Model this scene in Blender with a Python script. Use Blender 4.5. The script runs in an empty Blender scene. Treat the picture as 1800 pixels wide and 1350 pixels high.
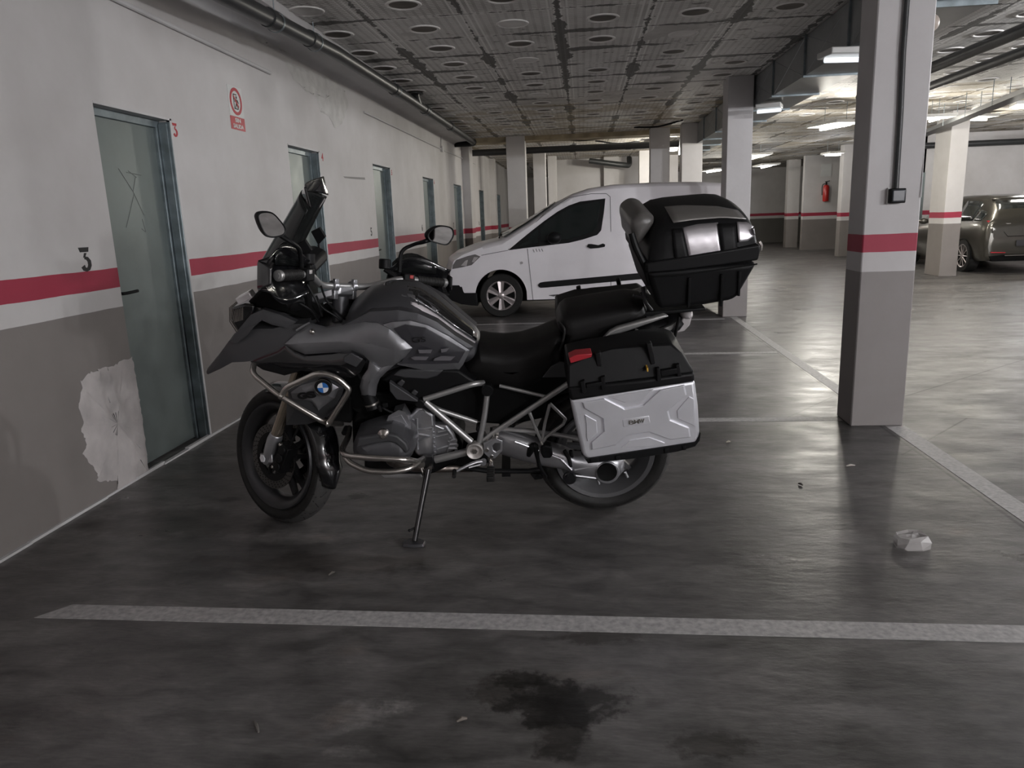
import bpy, bmesh, math, random
import numpy as np
from mathutils import Vector, Matrix
random.seed(7)
sc = bpy.context.scene
C = sc.collection

# ------------------------------------------------------------------ camera
FOC, CX, CY, H = 1307.0, 900.0, 675.0, 1.37
v1 = np.array([1024.45-CX, 378.5-CY, FOC]); v3 = np.array([1117.8-CX, 6528.35-CY, FOC])
FW = v1/np.linalg.norm(v1); UP = -v3; UP = UP-FW*(UP@FW); UP /= np.linalg.norm(UP)
RT = np.cross(FW, UP)
if RT[0] < 0: RT = -RT
RM = np.array([RT, FW, UP])
cam = bpy.data.cameras.new('camera'); camo = bpy.data.objects.new('camera', cam); C.objects.link(camo)
cam.sensor_width = 36; cam.lens = FOC/1800*36; cam.clip_start = .05; cam.clip_end = 200
xa = RM@np.array([1, 0, 0]); ya = RM@np.array([0, -1, 0]); za = RM@np.array([0, 0, -1])
camo.matrix_world = Matrix([[xa[0], ya[0], za[0], 0], [xa[1], ya[1], za[1], 0], [xa[2], ya[2], za[2], H], [0, 0, 0, 1]])
sc.camera = camo
sc.view_settings.view_transform = 'Standard'
try: sc.view_settings.look = 'None'
except Exception: pass
sc.view_settings.exposure = 0.0
sc.view_settings.gamma = 1.0
wd = bpy.data.worlds.new('world'); sc.world = wd; wd.use_nodes = True
wd.node_tree.nodes['Background'].inputs[0].default_value = (.75, .8, .85, 1)
wd.node_tree.nodes['Background'].inputs[1].default_value = 0.02
def area(name, loc, sx, sy, power, col=(1, .96, .9), rot=(0, 0, 0)):
    l = bpy.data.lights.new(name, 'AREA'); l.shape = 'RECTANGLE'; l.size = sx; l.size_y = sy; l.energy = power; l.color = col
    o = bpy.data.objects.new(name, l); o.location = loc; o.rotation_euler = rot; C.objects.link(o); return o
WARM = (1, .95, .85); NEUT = (.97, .97, 1); COOL = (.97, .97, 1)

# ------------------------------------------------------------------ helpers
def ray(px, py): return RM@np.array([px-CX, py-CY, FOC])
def onZ(px, py, z=0.0):
    d = ray(px, py); return np.array([0, 0, H])+d*((z-H)/d[2])
def onX(px, py, x):
    d = ray(px, py); return np.array([0, 0, H])+d*(x/d[0])
def onY(px, py, y):
    d = ray(px, py); return np.array([0, 0, H])+d*(y/d[1])
def mat(name, col, rough=.5, metal=0.0, bump=0.0, bscale=40, var=0.0, vscale=5, coat=0.0, emit=None, estr=0, alpha=1, trans=0, stretch=None, rvar=0, ior=None, spec=.5):
    m = bpy.data.materials.new(name); m.use_nodes = True; nt = m.node_tree; b = nt.nodes['Principled BSDF']
    b.inputs['Base Color'].default_value = (*col, 1); b.inputs['Roughness'].default_value = rough; b.inputs['Metallic'].default_value = metal
    b.inputs['Coat Weight'].default_value = coat; b.inputs['Coat Roughness'].default_value = .08
    if ior: b.inputs['IOR'].default_value = ior
    if emit: b.inputs['Emission Color'].default_value = (*emit, 1); b.inputs['Emission Strength'].default_value = estr
    if alpha < 1: b.inputs['Alpha'].default_value = alpha
    if trans: b.inputs['Transmission Weight'].default_value = trans
    tc = nt.nodes.new('ShaderNodeTexCoord'); mp = nt.nodes.new('ShaderNodeMapping')
    nt.links.new(tc.outputs['Object'], mp.inputs[0])
    if stretch: mp.inputs['Scale'].default_value = stretch
    n = nt.nodes.new('ShaderNodeTexNoise'); n.inputs['Scale'].default_value = vscale; n.inputs['Detail'].default_value = 5
    nt.links.new(mp.outputs[0], n.inputs['Vector'])
    v = var if var else .06
    mr = nt.nodes.new('ShaderNodeMapRange'); mr.inputs['From Min'].default_value = .3; mr.inputs['From Max'].default_value = .7
    mr.inputs['To Min'].default_value = 1-v; b.inputs['Specular IOR Level'].default_value = spec; mr.inputs['To Max'].default_value = 1+v
    nt.links.new(n.outputs['Fac'], mr.inputs['Value'])
    vm = nt.nodes.new('ShaderNodeVectorMath'); vm.operation = 'SCALE'; vm.inputs[0].default_value = col
    nt.links.new(mr.outputs[0], vm.inputs['Scale']); nt.links.new(vm.outputs[0], b.inputs['Base Color'])
    if rvar:
        r = nt.nodes.new('ShaderNodeMapRange'); r.inputs['From Min'].default_value = .3; r.inputs['From Max'].default_value = .7
        r.inputs['To Min'].default_value = rough-rvar; r.inputs['To Max'].default_value = rough+rvar
        nt.links.new(n.outputs['Fac'], r.inputs['Value']); nt.links.new(r.outputs[0], b.inputs['Roughness'])
    if bump:
        n2 = nt.nodes.new('ShaderNodeTexNoise'); n2.inputs['Scale'].default_value = bscale; n2.inputs['Detail'].default_value = 4
        nt.links.new(mp.outputs[0], n2.inputs['Vector'])
        bp = nt.nodes.new('ShaderNodeBump'); bp.inputs['Strength'].default_value = bump; bp.inputs['Distance'].default_value = .01
        nt.links.new(n2.outputs['Fac'], bp.inputs['Height']); nt.links.new(bp.outputs[0], b.inputs['Normal'])
    return m
class G:
    """collects geometry for ONE mesh object"""
    def __init__(s): s.v = []; s.f = []; s.m = []
    def add(s, vs, fs, mi=0):
        o = len(s.v); s.v += [tuple(float(c) for c in p) for p in vs]
        for f in fs: s.f.append([i+o for i in f]); s.m.append(mi)
        return s
    def box(s, a, b, mi=0):
        x0, y0, z0 = a; x1, y1, z1 = b
        vs = [(x, y, z) for x in (x0, x1) for y in (y0, y1) for z in (z0, z1)]
        return s.add(vs, [(0, 1, 3, 2), (4, 6, 7, 5), (0, 4, 5, 1), (2, 3, 7, 6), (0, 2, 6, 4), (1, 5, 7, 3)], mi)
    def obox(s, c, ax, ay, az, mi=0):
        c, ax, ay, az = map(np.array, (c, ax, ay, az))
        vs = [c+ax*i+ay*j+az*k for i in (-.5, .5) for j in (-.5, .5) for k in (-.5, .5)]
        return s.add(vs, [(0, 1, 3, 2), (4, 6, 7, 5), (0, 4, 5, 1), (2, 3, 7, 6), (0, 2, 6, 4), (1, 5, 7, 3)], mi)
    def prism(s, P, Q, mi=0):
        n = len(P); vs = list(P)+list(Q)
        return s.add(vs, [list(range(n))[::-1], list(range(n, 2*n))]+[(i, (i+1) % n, n+(i+1) % n, n+i) for i in range(n)], mi)
    def ext(s, P, off, mi=0):
        return s.prism(P, [np.array(p)+np.array(off) for p in P], mi)
    def tube(s, path, r, n=10, mi=0, smooth=0, closed=False):
        P = [np.array(p, float) for p in path]
        if smooth: P = spline(P, smooth, closed)
        rr = r if hasattr(r, '__len__') else [r]*len(P)
        if len(rr) != len(P): rr = np.interp(np.linspace(0, 1, len(P)), np.linspace(0, 1, len(rr)), rr)
        rings = []; ref = None; N = len(P)
        for i, p in enumerate(P):
            t = (P[(i+1) % N]-P[i-1]) if closed else P[min(i+1, N-1)]-P[max(i-1, 0)]
            t = t/(np.linalg.norm(t)+1e-9)
            if ref is None:
                ref = np.cross(t, [0, 0, 1.]) if abs(t[2]) < .9 else np.cross(t, [1., 0, 0])
            ref = ref-t*(ref@t); ref /= np.linalg.norm(ref)+1e-9; b = np.cross(t, ref)
            rings.append([p+rr[i]*(math.cos(a)*ref+math.sin(a)*b) for a in [2*math.pi*k/n for k in range(n)]])
        vs = [q for rg in rings for q in rg]; fs = []
        M = N if closed else N-1
        for i in range(M):
            j = (i+1) % N
            for k in range(n): fs.append((i*n+k, i*n+(k+1) % n, j*n+(k+1) % n, j*n+k))
        if not closed: fs += [list(range(n))[::-1], list(range((N-1)*n, N*n))]
        return s.add(vs, fs, mi)
    def lathe(s, prof, c, ax, n=32, mi=0, closed=False, a0=0, a1=2*math.pi):
        """prof: (radius, along axis)"""
        c = np.array(c, float); ax = np.array(ax, float); ax /= np.linalg.norm(ax)
        e = np.cross(ax, [0, 0, 1.]) if abs(ax[2]) < .9 else np.cross(ax, [1., 0, 0]); e /= np.linalg.norm(e); g = np.cross(ax, e)
        full = abs(a1-a0-2*math.pi) < 1e-6; K = n if full else n+1
        vs = []
        for k in range(K):
            a = a0+(a1-a0)*k/n; d = e*math.cos(a)+g*math.sin(a)
            vs += [c+d*r+ax*h for r, h in prof]
        m = len(prof); fs = []
        for k in range(n):
            j = (k+1) % K
            for i in range(m if closed else m-1):
                i2 = (i+1) % m; fs.append((k*m+i, k*m+i2, j*m+i2, j*m+i))
        return s.add(vs, fs, mi)
    def cyl(s, c, ax, r, h, n=24, mi=0, r2=None, bev=0):
        r2 = r if r2 is None else r2
        return s.lathe([(0, 0), (r-bev, 0), (r, bev), (r2, h-bev), (r2-bev, h), (0, h)] if bev else [(0, 0), (r, 0), (r2, h), (0, h)], c, ax, n, mi)
    def sphere(s, c, r, n=16, mi=0):
        r = np.array(r if hasattr(r, '__len__') else (r, r, r), float); vs = []; fs = []; m = n//2
        for i in range(m+1):
            t = math.pi*i/m
            for k in range(n): a = 2*math.pi*k/n; vs.append(np.array(c)+r*np.array([math.sin(t)*math.cos(a), math.sin(t)*math.sin(a), math.cos(t)]))
        for i in range(m):
            for k in range(n): fs.append((i*n+k, (i+1)*n+k, (i+1)*n+(k+1) % n, i*n+(k+1) % n))
        return s.add(vs, fs, mi)
    def grid(s, rows, mi=0, closeu=False):
        n = len(rows[0]); vs = [p for r in rows for p in r]; fs = []
        for i in range(len(rows)-1):
            for k in range(n if closeu else n-1): fs.append((i*n+k, i*n+(k+1) % n, (i+1)*n+(k+1) % n, (i+1)*n+k))
        return s.add(vs, fs, mi)
    def build(s, name, mats, parent=None, bevel=0, seg=2, smooth=35, sub=0, merge=True, solid=0):
        me = bpy.data.meshes.new(name); me.from_pydata(s.v, [], s.f)
        if not isinstance(mats, (list, tuple)): mats = [mats]
        for m in mats: me.materials.append(m)
        me.polygons.foreach_set('material_index', s.m)
        bm = bmesh.new(); bm.from_mesh(me)
        if merge: bmesh.ops.remove_doubles(bm, verts=bm.verts, dist=2e-5)
        bmesh.ops.recalc_face_normals(bm, faces=bm.faces); bm.to_mesh(me); bm.free()
        if smooth:
            me.shade_smooth(); me.set_sharp_from_angle(angle=math.radians(smooth))
        o = bpy.data.objects.new(name, me); C.objects.link(o)
        if parent: o.parent = parent
        if solid:
            q = o.modifiers.new('s', 'SOLIDIFY'); q.thickness = solid; q.offset = -1
        if bevel:
            q = o.modifiers.new('b', 'BEVEL'); q.width = bevel; q.segments = seg; q.limit_method = 'ANGLE'; q.angle_limit = math.radians(32)
        if sub:
            q = o.modifiers.new('u', 'SUBSURF'); q.levels = sub; q.render_levels = sub
        return o
def spline(P, k=6, closed=False):
    P = [np.array(p, float) for p in P]; N = len(P); out = []
    for i in range(N if closed else N-1):
        p1, p2 = P[i], P[(i+1) % N]
        p0 = P[i-1] if (closed or i > 0) else 2*p1-p2
        p3 = P[(i+2) % N] if (closed or i < N-2) else 2*p2-p1
        for j in range(k):
            t = j/k; out.append(.5*((2*p1)+(-p0+p2)*t+(2*p0-5*p1+4*p2-p3)*t*t+(-p0+3*p1-3*p2+p3)*t**3))
    if not closed: out.append(P[-1])
    return out
def roundpath(P, rad=.03, k=5):
    """polyline with rounded corners"""
    P = [np.array(p, float) for p in P]; out = [P[0]]
    for i in range(1, len(P)-1):
        a = P[i-1]-P[i]; b = P[i+1]-P[i]; la, lb = np.linalg.norm(a), np.linalg.norm(b); r = min(rad, la*.45, lb*.45)
        A = P[i]+a/la*r; B = P[i]+b/lb*r
        for j in range(k+1):
            t = j/k; out.append((1-t)**2*A+2*t*(1-t)*P[i]+t*t*B)
    out.append(P[-1]); return out
def dense(P, n=72):
    P = [np.array(p, float) for p in P]; Q = P+[P[0]]
    L = [0]
    for i in range(len(P)): L.append(L[-1]+np.linalg.norm(Q[i+1]-Q[i]))
    t = sorted(set(list(np.linspace(0, L[-1], n, endpoint=False))+L[:-1]))
    return [np.array([np.interp(x, L, [q[c] for q in Q]) for c in range(3)]) for x in t]
def empty(name, loc=(0, 0, 0)):
    o = bpy.data.objects.new(name, None); o.location = loc; o.empty_display_size = .1; C.objects.link(o); return o
def tag(o, label=None, cat=None, group=None, kind=None):
    if label: o['label'] = label
    if cat: o['category'] = cat
    if group: o['group'] = group
    if kind: o['kind'] = kind
    return o
def text(s, name, m, P0, ex, ey, height, depth=.002, parent=None, bold=0.0, width=None):
    cu = bpy.data.curves.new('t', 'FONT'); cu.body = s; cu.size = 1; cu.extrude = depth/2/height; cu.offset = bold
    cu.align_x = 'CENTER'; cu.align_y = 'CENTER'
    o = bpy.data.objects.new('t', cu); C.objects.link(o); bpy.context.view_layer.update()
    me = bpy.data.meshes.new_from_object(o.evaluated_get(bpy.context.evaluated_depsgraph_get()))
    bpy.data.objects.remove(o); me.materials.clear(); me.materials.append(m)
    P0, ex, ey = (np.array(a, float) for a in (P0, ex, ey)); ex = ex/np.linalg.norm(ex); ey = ey/np.linalg.norm(ey); ez = np.cross(ex, ey)
    co = np.array([v.co[:] for v in me.vertices]); w = co[:, 0].max()-co[:, 0].min(); hh = co[:, 1].max()-co[:, 1].min()
    k = height/hh; kx = k if width is None else width/w
    cx, cy = (co[:, 0].max()+co[:, 0].min())/2, (co[:, 1].max()+co[:, 1].min())/2
    for v in me.vertices:
        x, y, z = v.co; q = P0+ex*(x-cx)*kx+ey*(y-cy)*k+ez*(z*height); v.co = q
    o = bpy.data.objects.new(name, me); C.objects.link(o)
    if parent: o.parent = parent
    return o

# ------------------------------------------------------------------ materials
def concrete_floor():
    m = bpy.data.materials.new('polished_concrete'); m.use_nodes = True; nt = m.node_tree; N = nt.nodes; L = nt.links; b = N['Principled BSDF']
    tc = N.new('ShaderNodeTexCoord')
    def noise(scale, detail=6, st=(1, 1, 1), rough=.55, loc=(0, 0, 0), dist=0):
        mp = N.new('ShaderNodeMapping'); mp.inputs['Scale'].default_value = st; mp.inputs['Location'].default_value = loc; L.new(tc.outputs['Object'], mp.inputs[0])
        n = N.new('ShaderNodeTexNoise'); n.inputs['Scale'].default_value = scale; n.inputs['Detail'].default_value = detail; n.inputs['Roughness'].default_value = rough; n.inputs['Distortion'].default_value = dist
        L.new(mp.outputs[0], n.inputs['Vector']); return n.outputs['Fac']
    def ramp(src, a, bb, c0, c1):
        r = N.new('ShaderNodeValToRGB'); r.color_ramp.elements[0].position = a; r.color_ramp.elements[1].position = bb
        r.color_ramp.elements[0].color = (*c0, 1); r.color_ramp.elements[1].color = (*c1, 1); L.new(src, r.inputs[0]); return r.outputs[0]
    def mul(a, bb, op='MULTIPLY', fac=1.0):
        x = N.new('ShaderNodeMix'); x.data_type = 'RGBA'; x.blend_type = op; x.inputs[0].default_value = fac; L.new(a, x.inputs[6]); L.new(bb, x.inputs[7]); return x.outputs[2]
    base = ramp(noise(.9, 8, (1, 1.6, 1), .6, dist=.4), .3, .72, (.052, .049, .047), (.165, .157, .152))
    col = mul(base, ramp(noise(5, 9, (1, 2.2, 1), .62, (3, 1, 0), .5), .3, .70, (.50, .50, .50), (1.32, 1.32, 1.32)))
    col = mul(col, ramp(noise(55, 4, (.35, 2.2, 1)), .25, .75, (.76, .76, .76), (1.18, 1.18, 1.18)))
    col = mul(col, ramp(noise(1.7, 8, (1, 1, 1), .65, (9, 4, 0)), .26, .40, (.30, .28, .27), (1, 1, 1)))
    col = mul(col, ramp(noise(2.6, 6, (1, 1.5, 1), .6, (1, 14, 0)), .62, .75, (1, 1, 1), (1.12, 1.02, .94)))
    # oil spots on the bays: soft dark blobs with a shape of their own
    def blob(x, y, rx, ry, dark, edge=.35, sc_=3.0):
        nonlocal col
        sx = N.new('ShaderNodeSeparateXYZ'); L.new(tc.outputs['Object'], sx.inputs[0])
        def mm(op, a, bv):
            k = N.new('ShaderNodeMath'); k.operation = op
            for i, q in enumerate((a, bv)):
                if hasattr(q, 'links'): L.new(q, k.inputs[i])
                else: k.inputs[i].default_value = q
            return k.outputs[0]
        dx = mm('DIVIDE', mm('SUBTRACT', sx.outputs[0], x), rx); dy = mm('DIVIDE', mm('SUBTRACT', sx.outputs[1], y), ry)
        d = mm('SQRT', mm('ADD', mm('MULTIPLY', dx, dx), mm('MULTIPLY', dy, dy)), 0)
        d = mm('ADD', d, mm('MULTIPLY', mm('SUBTRACT', noise(sc_/max(rx, ry), 7, rough=.68, loc=(x, y, 0)), .5), 2.4))
        col = mul(col, ramp(d, 1-edge, 1+edge*.6, dark, (1, 1, 1)))
    for px, py, rx, ry, k in ((985, 1235, .20, .12, .22), (915, 1195, .10, .05, .35), (1050, 1120, .16, .05, .5), (1250, 1310, .12, .06, .5), (628, 872, .055, .05, .3), (590, 848, .05, .02, .4), (580, 862, .03, .02, .4), (405, 878, .06, .04, .4), (1440, 728, .16, .08, .12), (990, 1270, .08, .2, .35), (880, 1215, .1, .1, .6), (560, 990, .5, .1, .75), (300, 920, .5, .2, .6)):
        p = onZ(px, py); blob(float(p[0]), float(p[1]), rx, ry, (k, k*.96, k*.92))
    # pale scuffed patches
    for px, py, rx, ry, k in ((540, 945, .35, .09, 1.7), (680, 925, .3, .1, 1.5), (440, 1030, .3, .05, 1.35), (625, 1255, .12, .07, 1.8), (700, 1240, .06, .04, 1.8), (610, 1320, .08, .03, 1.7), (950, 1340, .2, .05, 1.4), (600, 1055, .1, .03, 1.3)):
        p = onZ(px, py); blob(float(p[0]), float(p[1]), rx, ry, (k, k, k), .7)
    # saw-cut joints
    s = N.new('ShaderNodeSeparateXYZ'); L.new(tc.outputs['Object'], s.inputs[0])
    def joint(a, bpt, w):
        nonlocal col
        a = np.array(a[:2]); bpt = np.array(bpt[:2]); d = bpt-a; n = np.array([-d[1], d[0]]); n = n/np.linalg.norm(n); c = -float(n@a)
        e = []
        for k_, src in ((float(n[0]), s.outputs[0]), (float(n[1]), s.outputs[1])):
            q = N.new('ShaderNodeMath'); q.operation = 'MULTIPLY'; q.inputs[1].default_value = k_; L.new(src, q.inputs[0]); e.append(q.outputs[0])
        q = N.new('ShaderNodeMath'); q.operation = 'ADD'; L.new(e[0], q.inputs[0]); L.new(e[1], q.inputs[1])
        q2 = N.new('ShaderNodeMath'); q2.operation = 'ADD'; q2.inputs[1].default_value = c; L.new(q.outputs[0], q2.inputs[0])
        q3 = N.new('ShaderNodeMath'); q3.operation = 'ABSOLUTE'; L.new(q2.outputs[0], q3.inputs[0])
        # keep the joint between its two ends
        dl = float(np.linalg.norm(d)); dn = d/dl; mid = (a+bpt)/2; e2 = []
        for k_, src in ((float(dn[0]), s.outputs[0]), (float(dn[1]), s.outputs[1])):
            qq = N.new('ShaderNodeMath'); qq.operation = 'MULTIPLY'; qq.inputs[1].default_value = k_; L.new(src, qq.inputs[0]); e2.append(qq.outputs[0])
        qa = N.new('ShaderNodeMath'); qa.operation = 'ADD'; L.new(e2[0], qa.inputs[0]); L.new(e2[1], qa.inputs[1])
        qb = N.new('ShaderNodeMath'); qb.operation = 'SUBTRACT'; qb.inputs[1].default_value = float(dn@mid); L.new(qa.outputs[0], qb.inputs[0])
        qc = N.new('ShaderNodeMath'); qc.operation = 'ABSOLUTE'; L.new(qb.outputs[0], qc.inputs[0])
        qd = N.new('ShaderNodeMath'); qd.operation = 'GREATER_THAN'; qd.inputs[1].default_value = dl/2; L.new(qc.outputs[0], qd.inputs[0])
        qe = N.new('ShaderNodeMath'); qe.operation = 'ADD'; L.new(q3.outputs[0], qe.inputs[0]); L.new(qd.outputs[0], qe.inputs[1]); q3 = qe
        col = mul(col, ramp(q3.outputs[0], w*.6, w, (.25, .25, .25), (1, 1, 1)))
    joint((1.855, 3, 0), (1.855, 9, 0), .011)
    joint(onZ(1590, 697), onZ(1800, 632), .007); joint(onZ(1375, 738), onZ(1465, 697), .007)
    joint(onZ(1585, 800), onZ(1700, 735), .006)
    L.new(col, b.inputs['Base Color'])
    rr = N.new('ShaderNodeMapRange'); rr.inputs['From Min'].default_value = .3; rr.inputs['From Max'].default_value = .7; rr.inputs['To Min'].default_value = .27; rr.inputs['To Max'].default_value = .5
    L.new(noise(2.2, 7, (1, 2, 1), .6, (5, 5, 0)), rr.inputs[0]); L.new(rr.outputs[0], b.inputs['Roughness'])
    bp = N.new('ShaderNodeBump'); bp.inputs['Strength'].default_value = .28; bp.inputs['Distance'].default_value = .01
    L.new(noise(7, 8, (1, 2.5, 1), .6), bp.inputs['Height']); L.new(bp.outputs[0], b.inputs['Normal'])
    b.inputs['Specular IOR Level'].default_value = .5
    return m
WHITE = (.60, .585, .58); GREYP = (.225, .205, .195); REDP = (.36, .028, .062)
def banded(name, axis_patch=None, white=WHITE, grey=GREYP, z0=.968, z1=1.078, z2=1.18):
    """wall paint: white, a red band at waist height, white, then grey down to the floor (object Z is metres from the floor)"""
    m = bpy.data.materials.new(name); m.use_nodes = True; nt = m.node_tree; N = nt.nodes; L = nt.links; b = N['Principled BSDF']
    tc = N.new('ShaderNodeTexCoord'); s = N.new('ShaderNodeSeparateXYZ'); L.new(tc.outputs['Object'], s.inputs[0])
    n = N.new('ShaderNodeTexNoise'); n.inputs['Scale'].default_value = 3; n.inputs['Detail'].default_value = 6; L.new(tc.outputs['Object'], n.inputs['Vector'])
    w = N.new('ShaderNodeMath'); w.operation = 'MULTIPLY_ADD'; w.inputs[1].default_value = .012; w.inputs[2].default_value = -.006; L.new(n.outputs['Fac'], w.inputs[0])
    z = N.new('ShaderNodeMath'); z.operation = 'ADD'; L.new(s.outputs[2], z.inputs[0]); L.new(w.outputs[0], z.inputs[1])
    r = N.new('ShaderNodeValToRGB'); r.color_ramp.interpolation = 'CONSTANT'; e = r.color_ramp.elements
    sc_ = N.new('ShaderNodeMath'); sc_.operation = 'DIVIDE'; sc_.inputs[1].default_value = 3.0; L.new(z.outputs[0], sc_.inputs[0]); L.new(sc_.outputs[0], r.inputs[0])
    e[0].position = 0; e[0].color = (*grey, 1); e[1].position = z0/3; e[1].color = (*white, 1)
    q = e.new(z1/3); q.color = (*REDP, 1); q = e.new(z2/3); q.color = (*white, 1)
    n2 = N.new('ShaderNodeTexNoise'); n2.inputs['Scale'].default_value = 1.3; n2.inputs['Detail'].default_value = 8; n2.inputs['Roughness'].default_value = .6; L.new(tc.outputs['Object'], n2.inputs['Vector'])
    r2 = N.new('ShaderNodeValToRGB'); r2.color_ramp.elements[0].position = .3; r2.color_ramp.elements[1].position = .7; r2.color_ramp.elements[0].color = (.86, .85, .84, 1); r2.color_ramp.elements[1].color = (1.04, 1.04, 1.04, 1); L.new(n2.outputs['Fac'], r2.inputs[0])
    x = N.new('ShaderNodeMix'); x.data_type = 'RGBA'; x.blend_type = 'MULTIPLY'; x.inputs[0].default_value = 1; L.new(r.outputs[0], x.inputs[6]); L.new(r2.outputs[0], x.inputs[7])
    L.new(x.outputs[2], b.inputs['Base Color']); b.inputs['Roughness'].default_value = .62
    n3 = N.new('ShaderNodeTexNoise'); n3.inputs['Scale'].default_value = 9; n3.inputs['Detail'].default_value = 7; L.new(tc.outputs['Object'], n3.inputs['Vector'])
    bp = N.new('ShaderNodeBump'); bp.inputs['Strength'].default_value = .12; bp.inputs['Distance'].default_value = .02; L.new(n3.outputs['Fac'], bp.inputs['Height']); L.new(bp.outputs[0], b.inputs['Normal'])
    return m
def ceiling_mat():
    m = bpy.data.materials.new('cast_waffle_soffit'); m.use_nodes = True; nt = m.node_tree; N = nt.nodes; L = nt.links; b = N['Principled BSDF']
    tc = N.new('ShaderNodeTexCoord'); s = N.new('ShaderNodeSeparateXYZ'); L.new(tc.outputs['Object'], s.inputs[0])
    def M(op, a, bv=0.0, cv=0.0):
        k = N.new('ShaderNodeMath'); k.operation = op
        for i, q in enumerate((a, bv, cv)):
            if hasattr(q, 'links'): L.new(q, k.inputs[i])
            else: k.inputs[i].default_value = q
        return k.outputs[0]
    def noise(scale, det=6, st=(1, 1, 1), loc=(0, 0, 0), rough=.6):
        mp = N.new('ShaderNodeMapping'); mp.inputs['Scale'].default_value = st; mp.inputs['Location'].default_value = loc; L.new(tc.outputs['Object'], mp.inputs[0])
        n = N.new('ShaderNodeTexNoise'); n.inputs['Scale'].default_value = scale; n.inputs['Detail'].default_value = det; n.inputs['Roughness'].default_value = rough; L.new(mp.outputs[0], n.inputs[0]); return n.outputs['Fac']
    def dist(o, c, p): return M('ABSOLUTE', M('SUBTRACT', M('MULTIPLY', M('FRACT', M('DIVIDE', M('ADD', o, 60*p-c+p/2), p)), p), p/2))
    dx = dist(s.outputs[0], -1.70, .76); dy = dist(s.outputs[1], 6.38, .758)
    nz = noise(11, 6); nb = noise(1.1, 6, loc=(4, 3, 0))
    jag = M('MULTIPLY', M('SUBTRACT', nz, .5), .10)
    line = M('MINIMUM', M('ADD', dx, jag), M('ADD', dy, jag))
    # leaked, dirt-stained seams: wide where the slow noise is high
    wdt = M('MULTIPLY', M('MAXIMUM', M('SUBTRACT', nb, .43), 0.0), .55)
    wdt = M('MAXIMUM', M('MULTIPLY', wdt, M('ADD', noise(2.7, 3, loc=(7, 0, 0)), .2)), .006)
    seam = M('LESS_THAN', line, wdt)
    # perforated / ribbed former pattern
    per = M('MULTIPLY', M('LESS_THAN', dist(s.outputs[0], 0, .07), .022), M('LESS_THAN', dist(s.outputs[1], 0, .044), .009))
    ribs = M('LESS_THAN', dist(s.outputs[0], -1.70, .76), .10)
    dash = M('MULTIPLY', M('LESS_THAN', M('ABSOLUTE', M('SUBTRACT', dy, .02)), .008), M('LESS_THAN', dist(s.outputs[0], 0, .06), .02))
    lines = M('MULTIPLY', ribs, M('LESS_THAN', dist(s.outputs[0], 0, .05), .008))
    hi = M('MAXIMUM', M('MAXIMUM', per, dash), lines)
    fade = M('LESS_THAN', noise(.45, 3, loc=(2, 8, 0)), .62)
    r = N.new('ShaderNodeValToRGB'); r.color_ramp.elements[0].position = .3; r.color_ramp.elements[1].position = .7
    r.color_ramp.elements[0].color = (.47, .455, .43, 1); r.color_ramp.elements[1].color = (.72, .70, .67, 1); L.new(noise(2.2, 8), r.inputs[0])
    def mix(fac, a, col, k=1.0):
        x = N.new('ShaderNodeMix'); x.data_type = 'RGBA'; L.new(M('MULTIPLY', fac, k), x.inputs[0]); L.new(a, x.inputs[6]); x.inputs[7].default_value = (*col, 1); return x.outputs[2]
    c = mix(M('MULTIPLY', hi, fade), r.outputs[0], (.93, .92, .89), .85)
    c = mix(seam, c, (.045, .042, .035), .85)
    spots = M('MULTIPLY', M('LESS_THAN', noise(5.5, 6, (1, 2.2, 1), (1, 2, 3), .7),   .395), M('GREATER_THAN', noise(.5, 3, loc=(0, 5, 0)), .47))
    c = mix(spots, c, (.07, .065, .05), .75)
    rust = M('MULTIPLY', M('GREATER_THAN', s.outputs[1], 11.5), M('GREATER_THAN', noise(1.0, 5, (1, 2.5, 1), (3, 1, 2)), .5))
    c = mix(rust, c, (.33, .25, .12), .45)
    L.new(c, b.inputs['Base Color']); b.inputs['Roughness'].default_value = .7
    h = M('ADD', M('MULTIPLY', hi, .6), M('MULTIPLY', nz, .8)); h = M('SUBTRACT', h, M('MULTIPLY', seam, .8))
    bp = N.new('ShaderNodeBump'); bp.inputs['Strength'].default_value = .5; bp.inputs['Distance'].default_value = .012; L.new(h, bp.inputs['Height']); L.new(bp.outputs[0], b.inputs['Normal'])
    return m
M_floor = concrete_floor(); M_wall = banded('painted_plaster'); M_ceil = ceiling_mat()
M_white = mat('white_paint', (.58, .57, .57), .6, bump=.1, bscale=14, var=.1, vscale=1.5)
M_line = mat('worn_line_paint', (.37, .36, .355), .5, var=.28, vscale=45, bump=.1)
M_galv = mat('galvanised_steel', (.155, .18, .175), .42, .5, var=.10, vscale=6, rvar=.05, bump=.02, bscale=3)
M_galvd = mat('galvanised_frame', (.20, .235, .25), .4, .6, var=.25, vscale=12)
M_duct = mat('duct_sheet', (.34, .355, .36), .38, .7, var=.12, vscale=3)
M_pipe = mat('grey_pvc', (.04, .042, .043), .4, var=.15)
M_blk = mat('black_plastic', (.006, .006, .0065), .5, spec=.2, bump=.04, bscale=300)
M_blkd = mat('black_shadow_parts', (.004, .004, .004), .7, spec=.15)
M_gloss = mat('gloss_black', (.008, .008, .009), .12, coat=.6)
M_rub = mat('tyre_rubber', (.014, .0135, .013), .6, spec=.3, bump=.05, bscale=200, var=.25, vscale=20)
M_rubd = mat('tyre_groove', (.004, .004, .004), .9)
M_tread = mat('dusty_tread', (.040, .038, .037), .75, bump=.08, bscale=150, var=.25, vscale=25)
M_num = mat('stencil_black', (.012, .012, .012), .6); M_numr = mat('stencil_red', (.42, .03, .04), .6)
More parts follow.
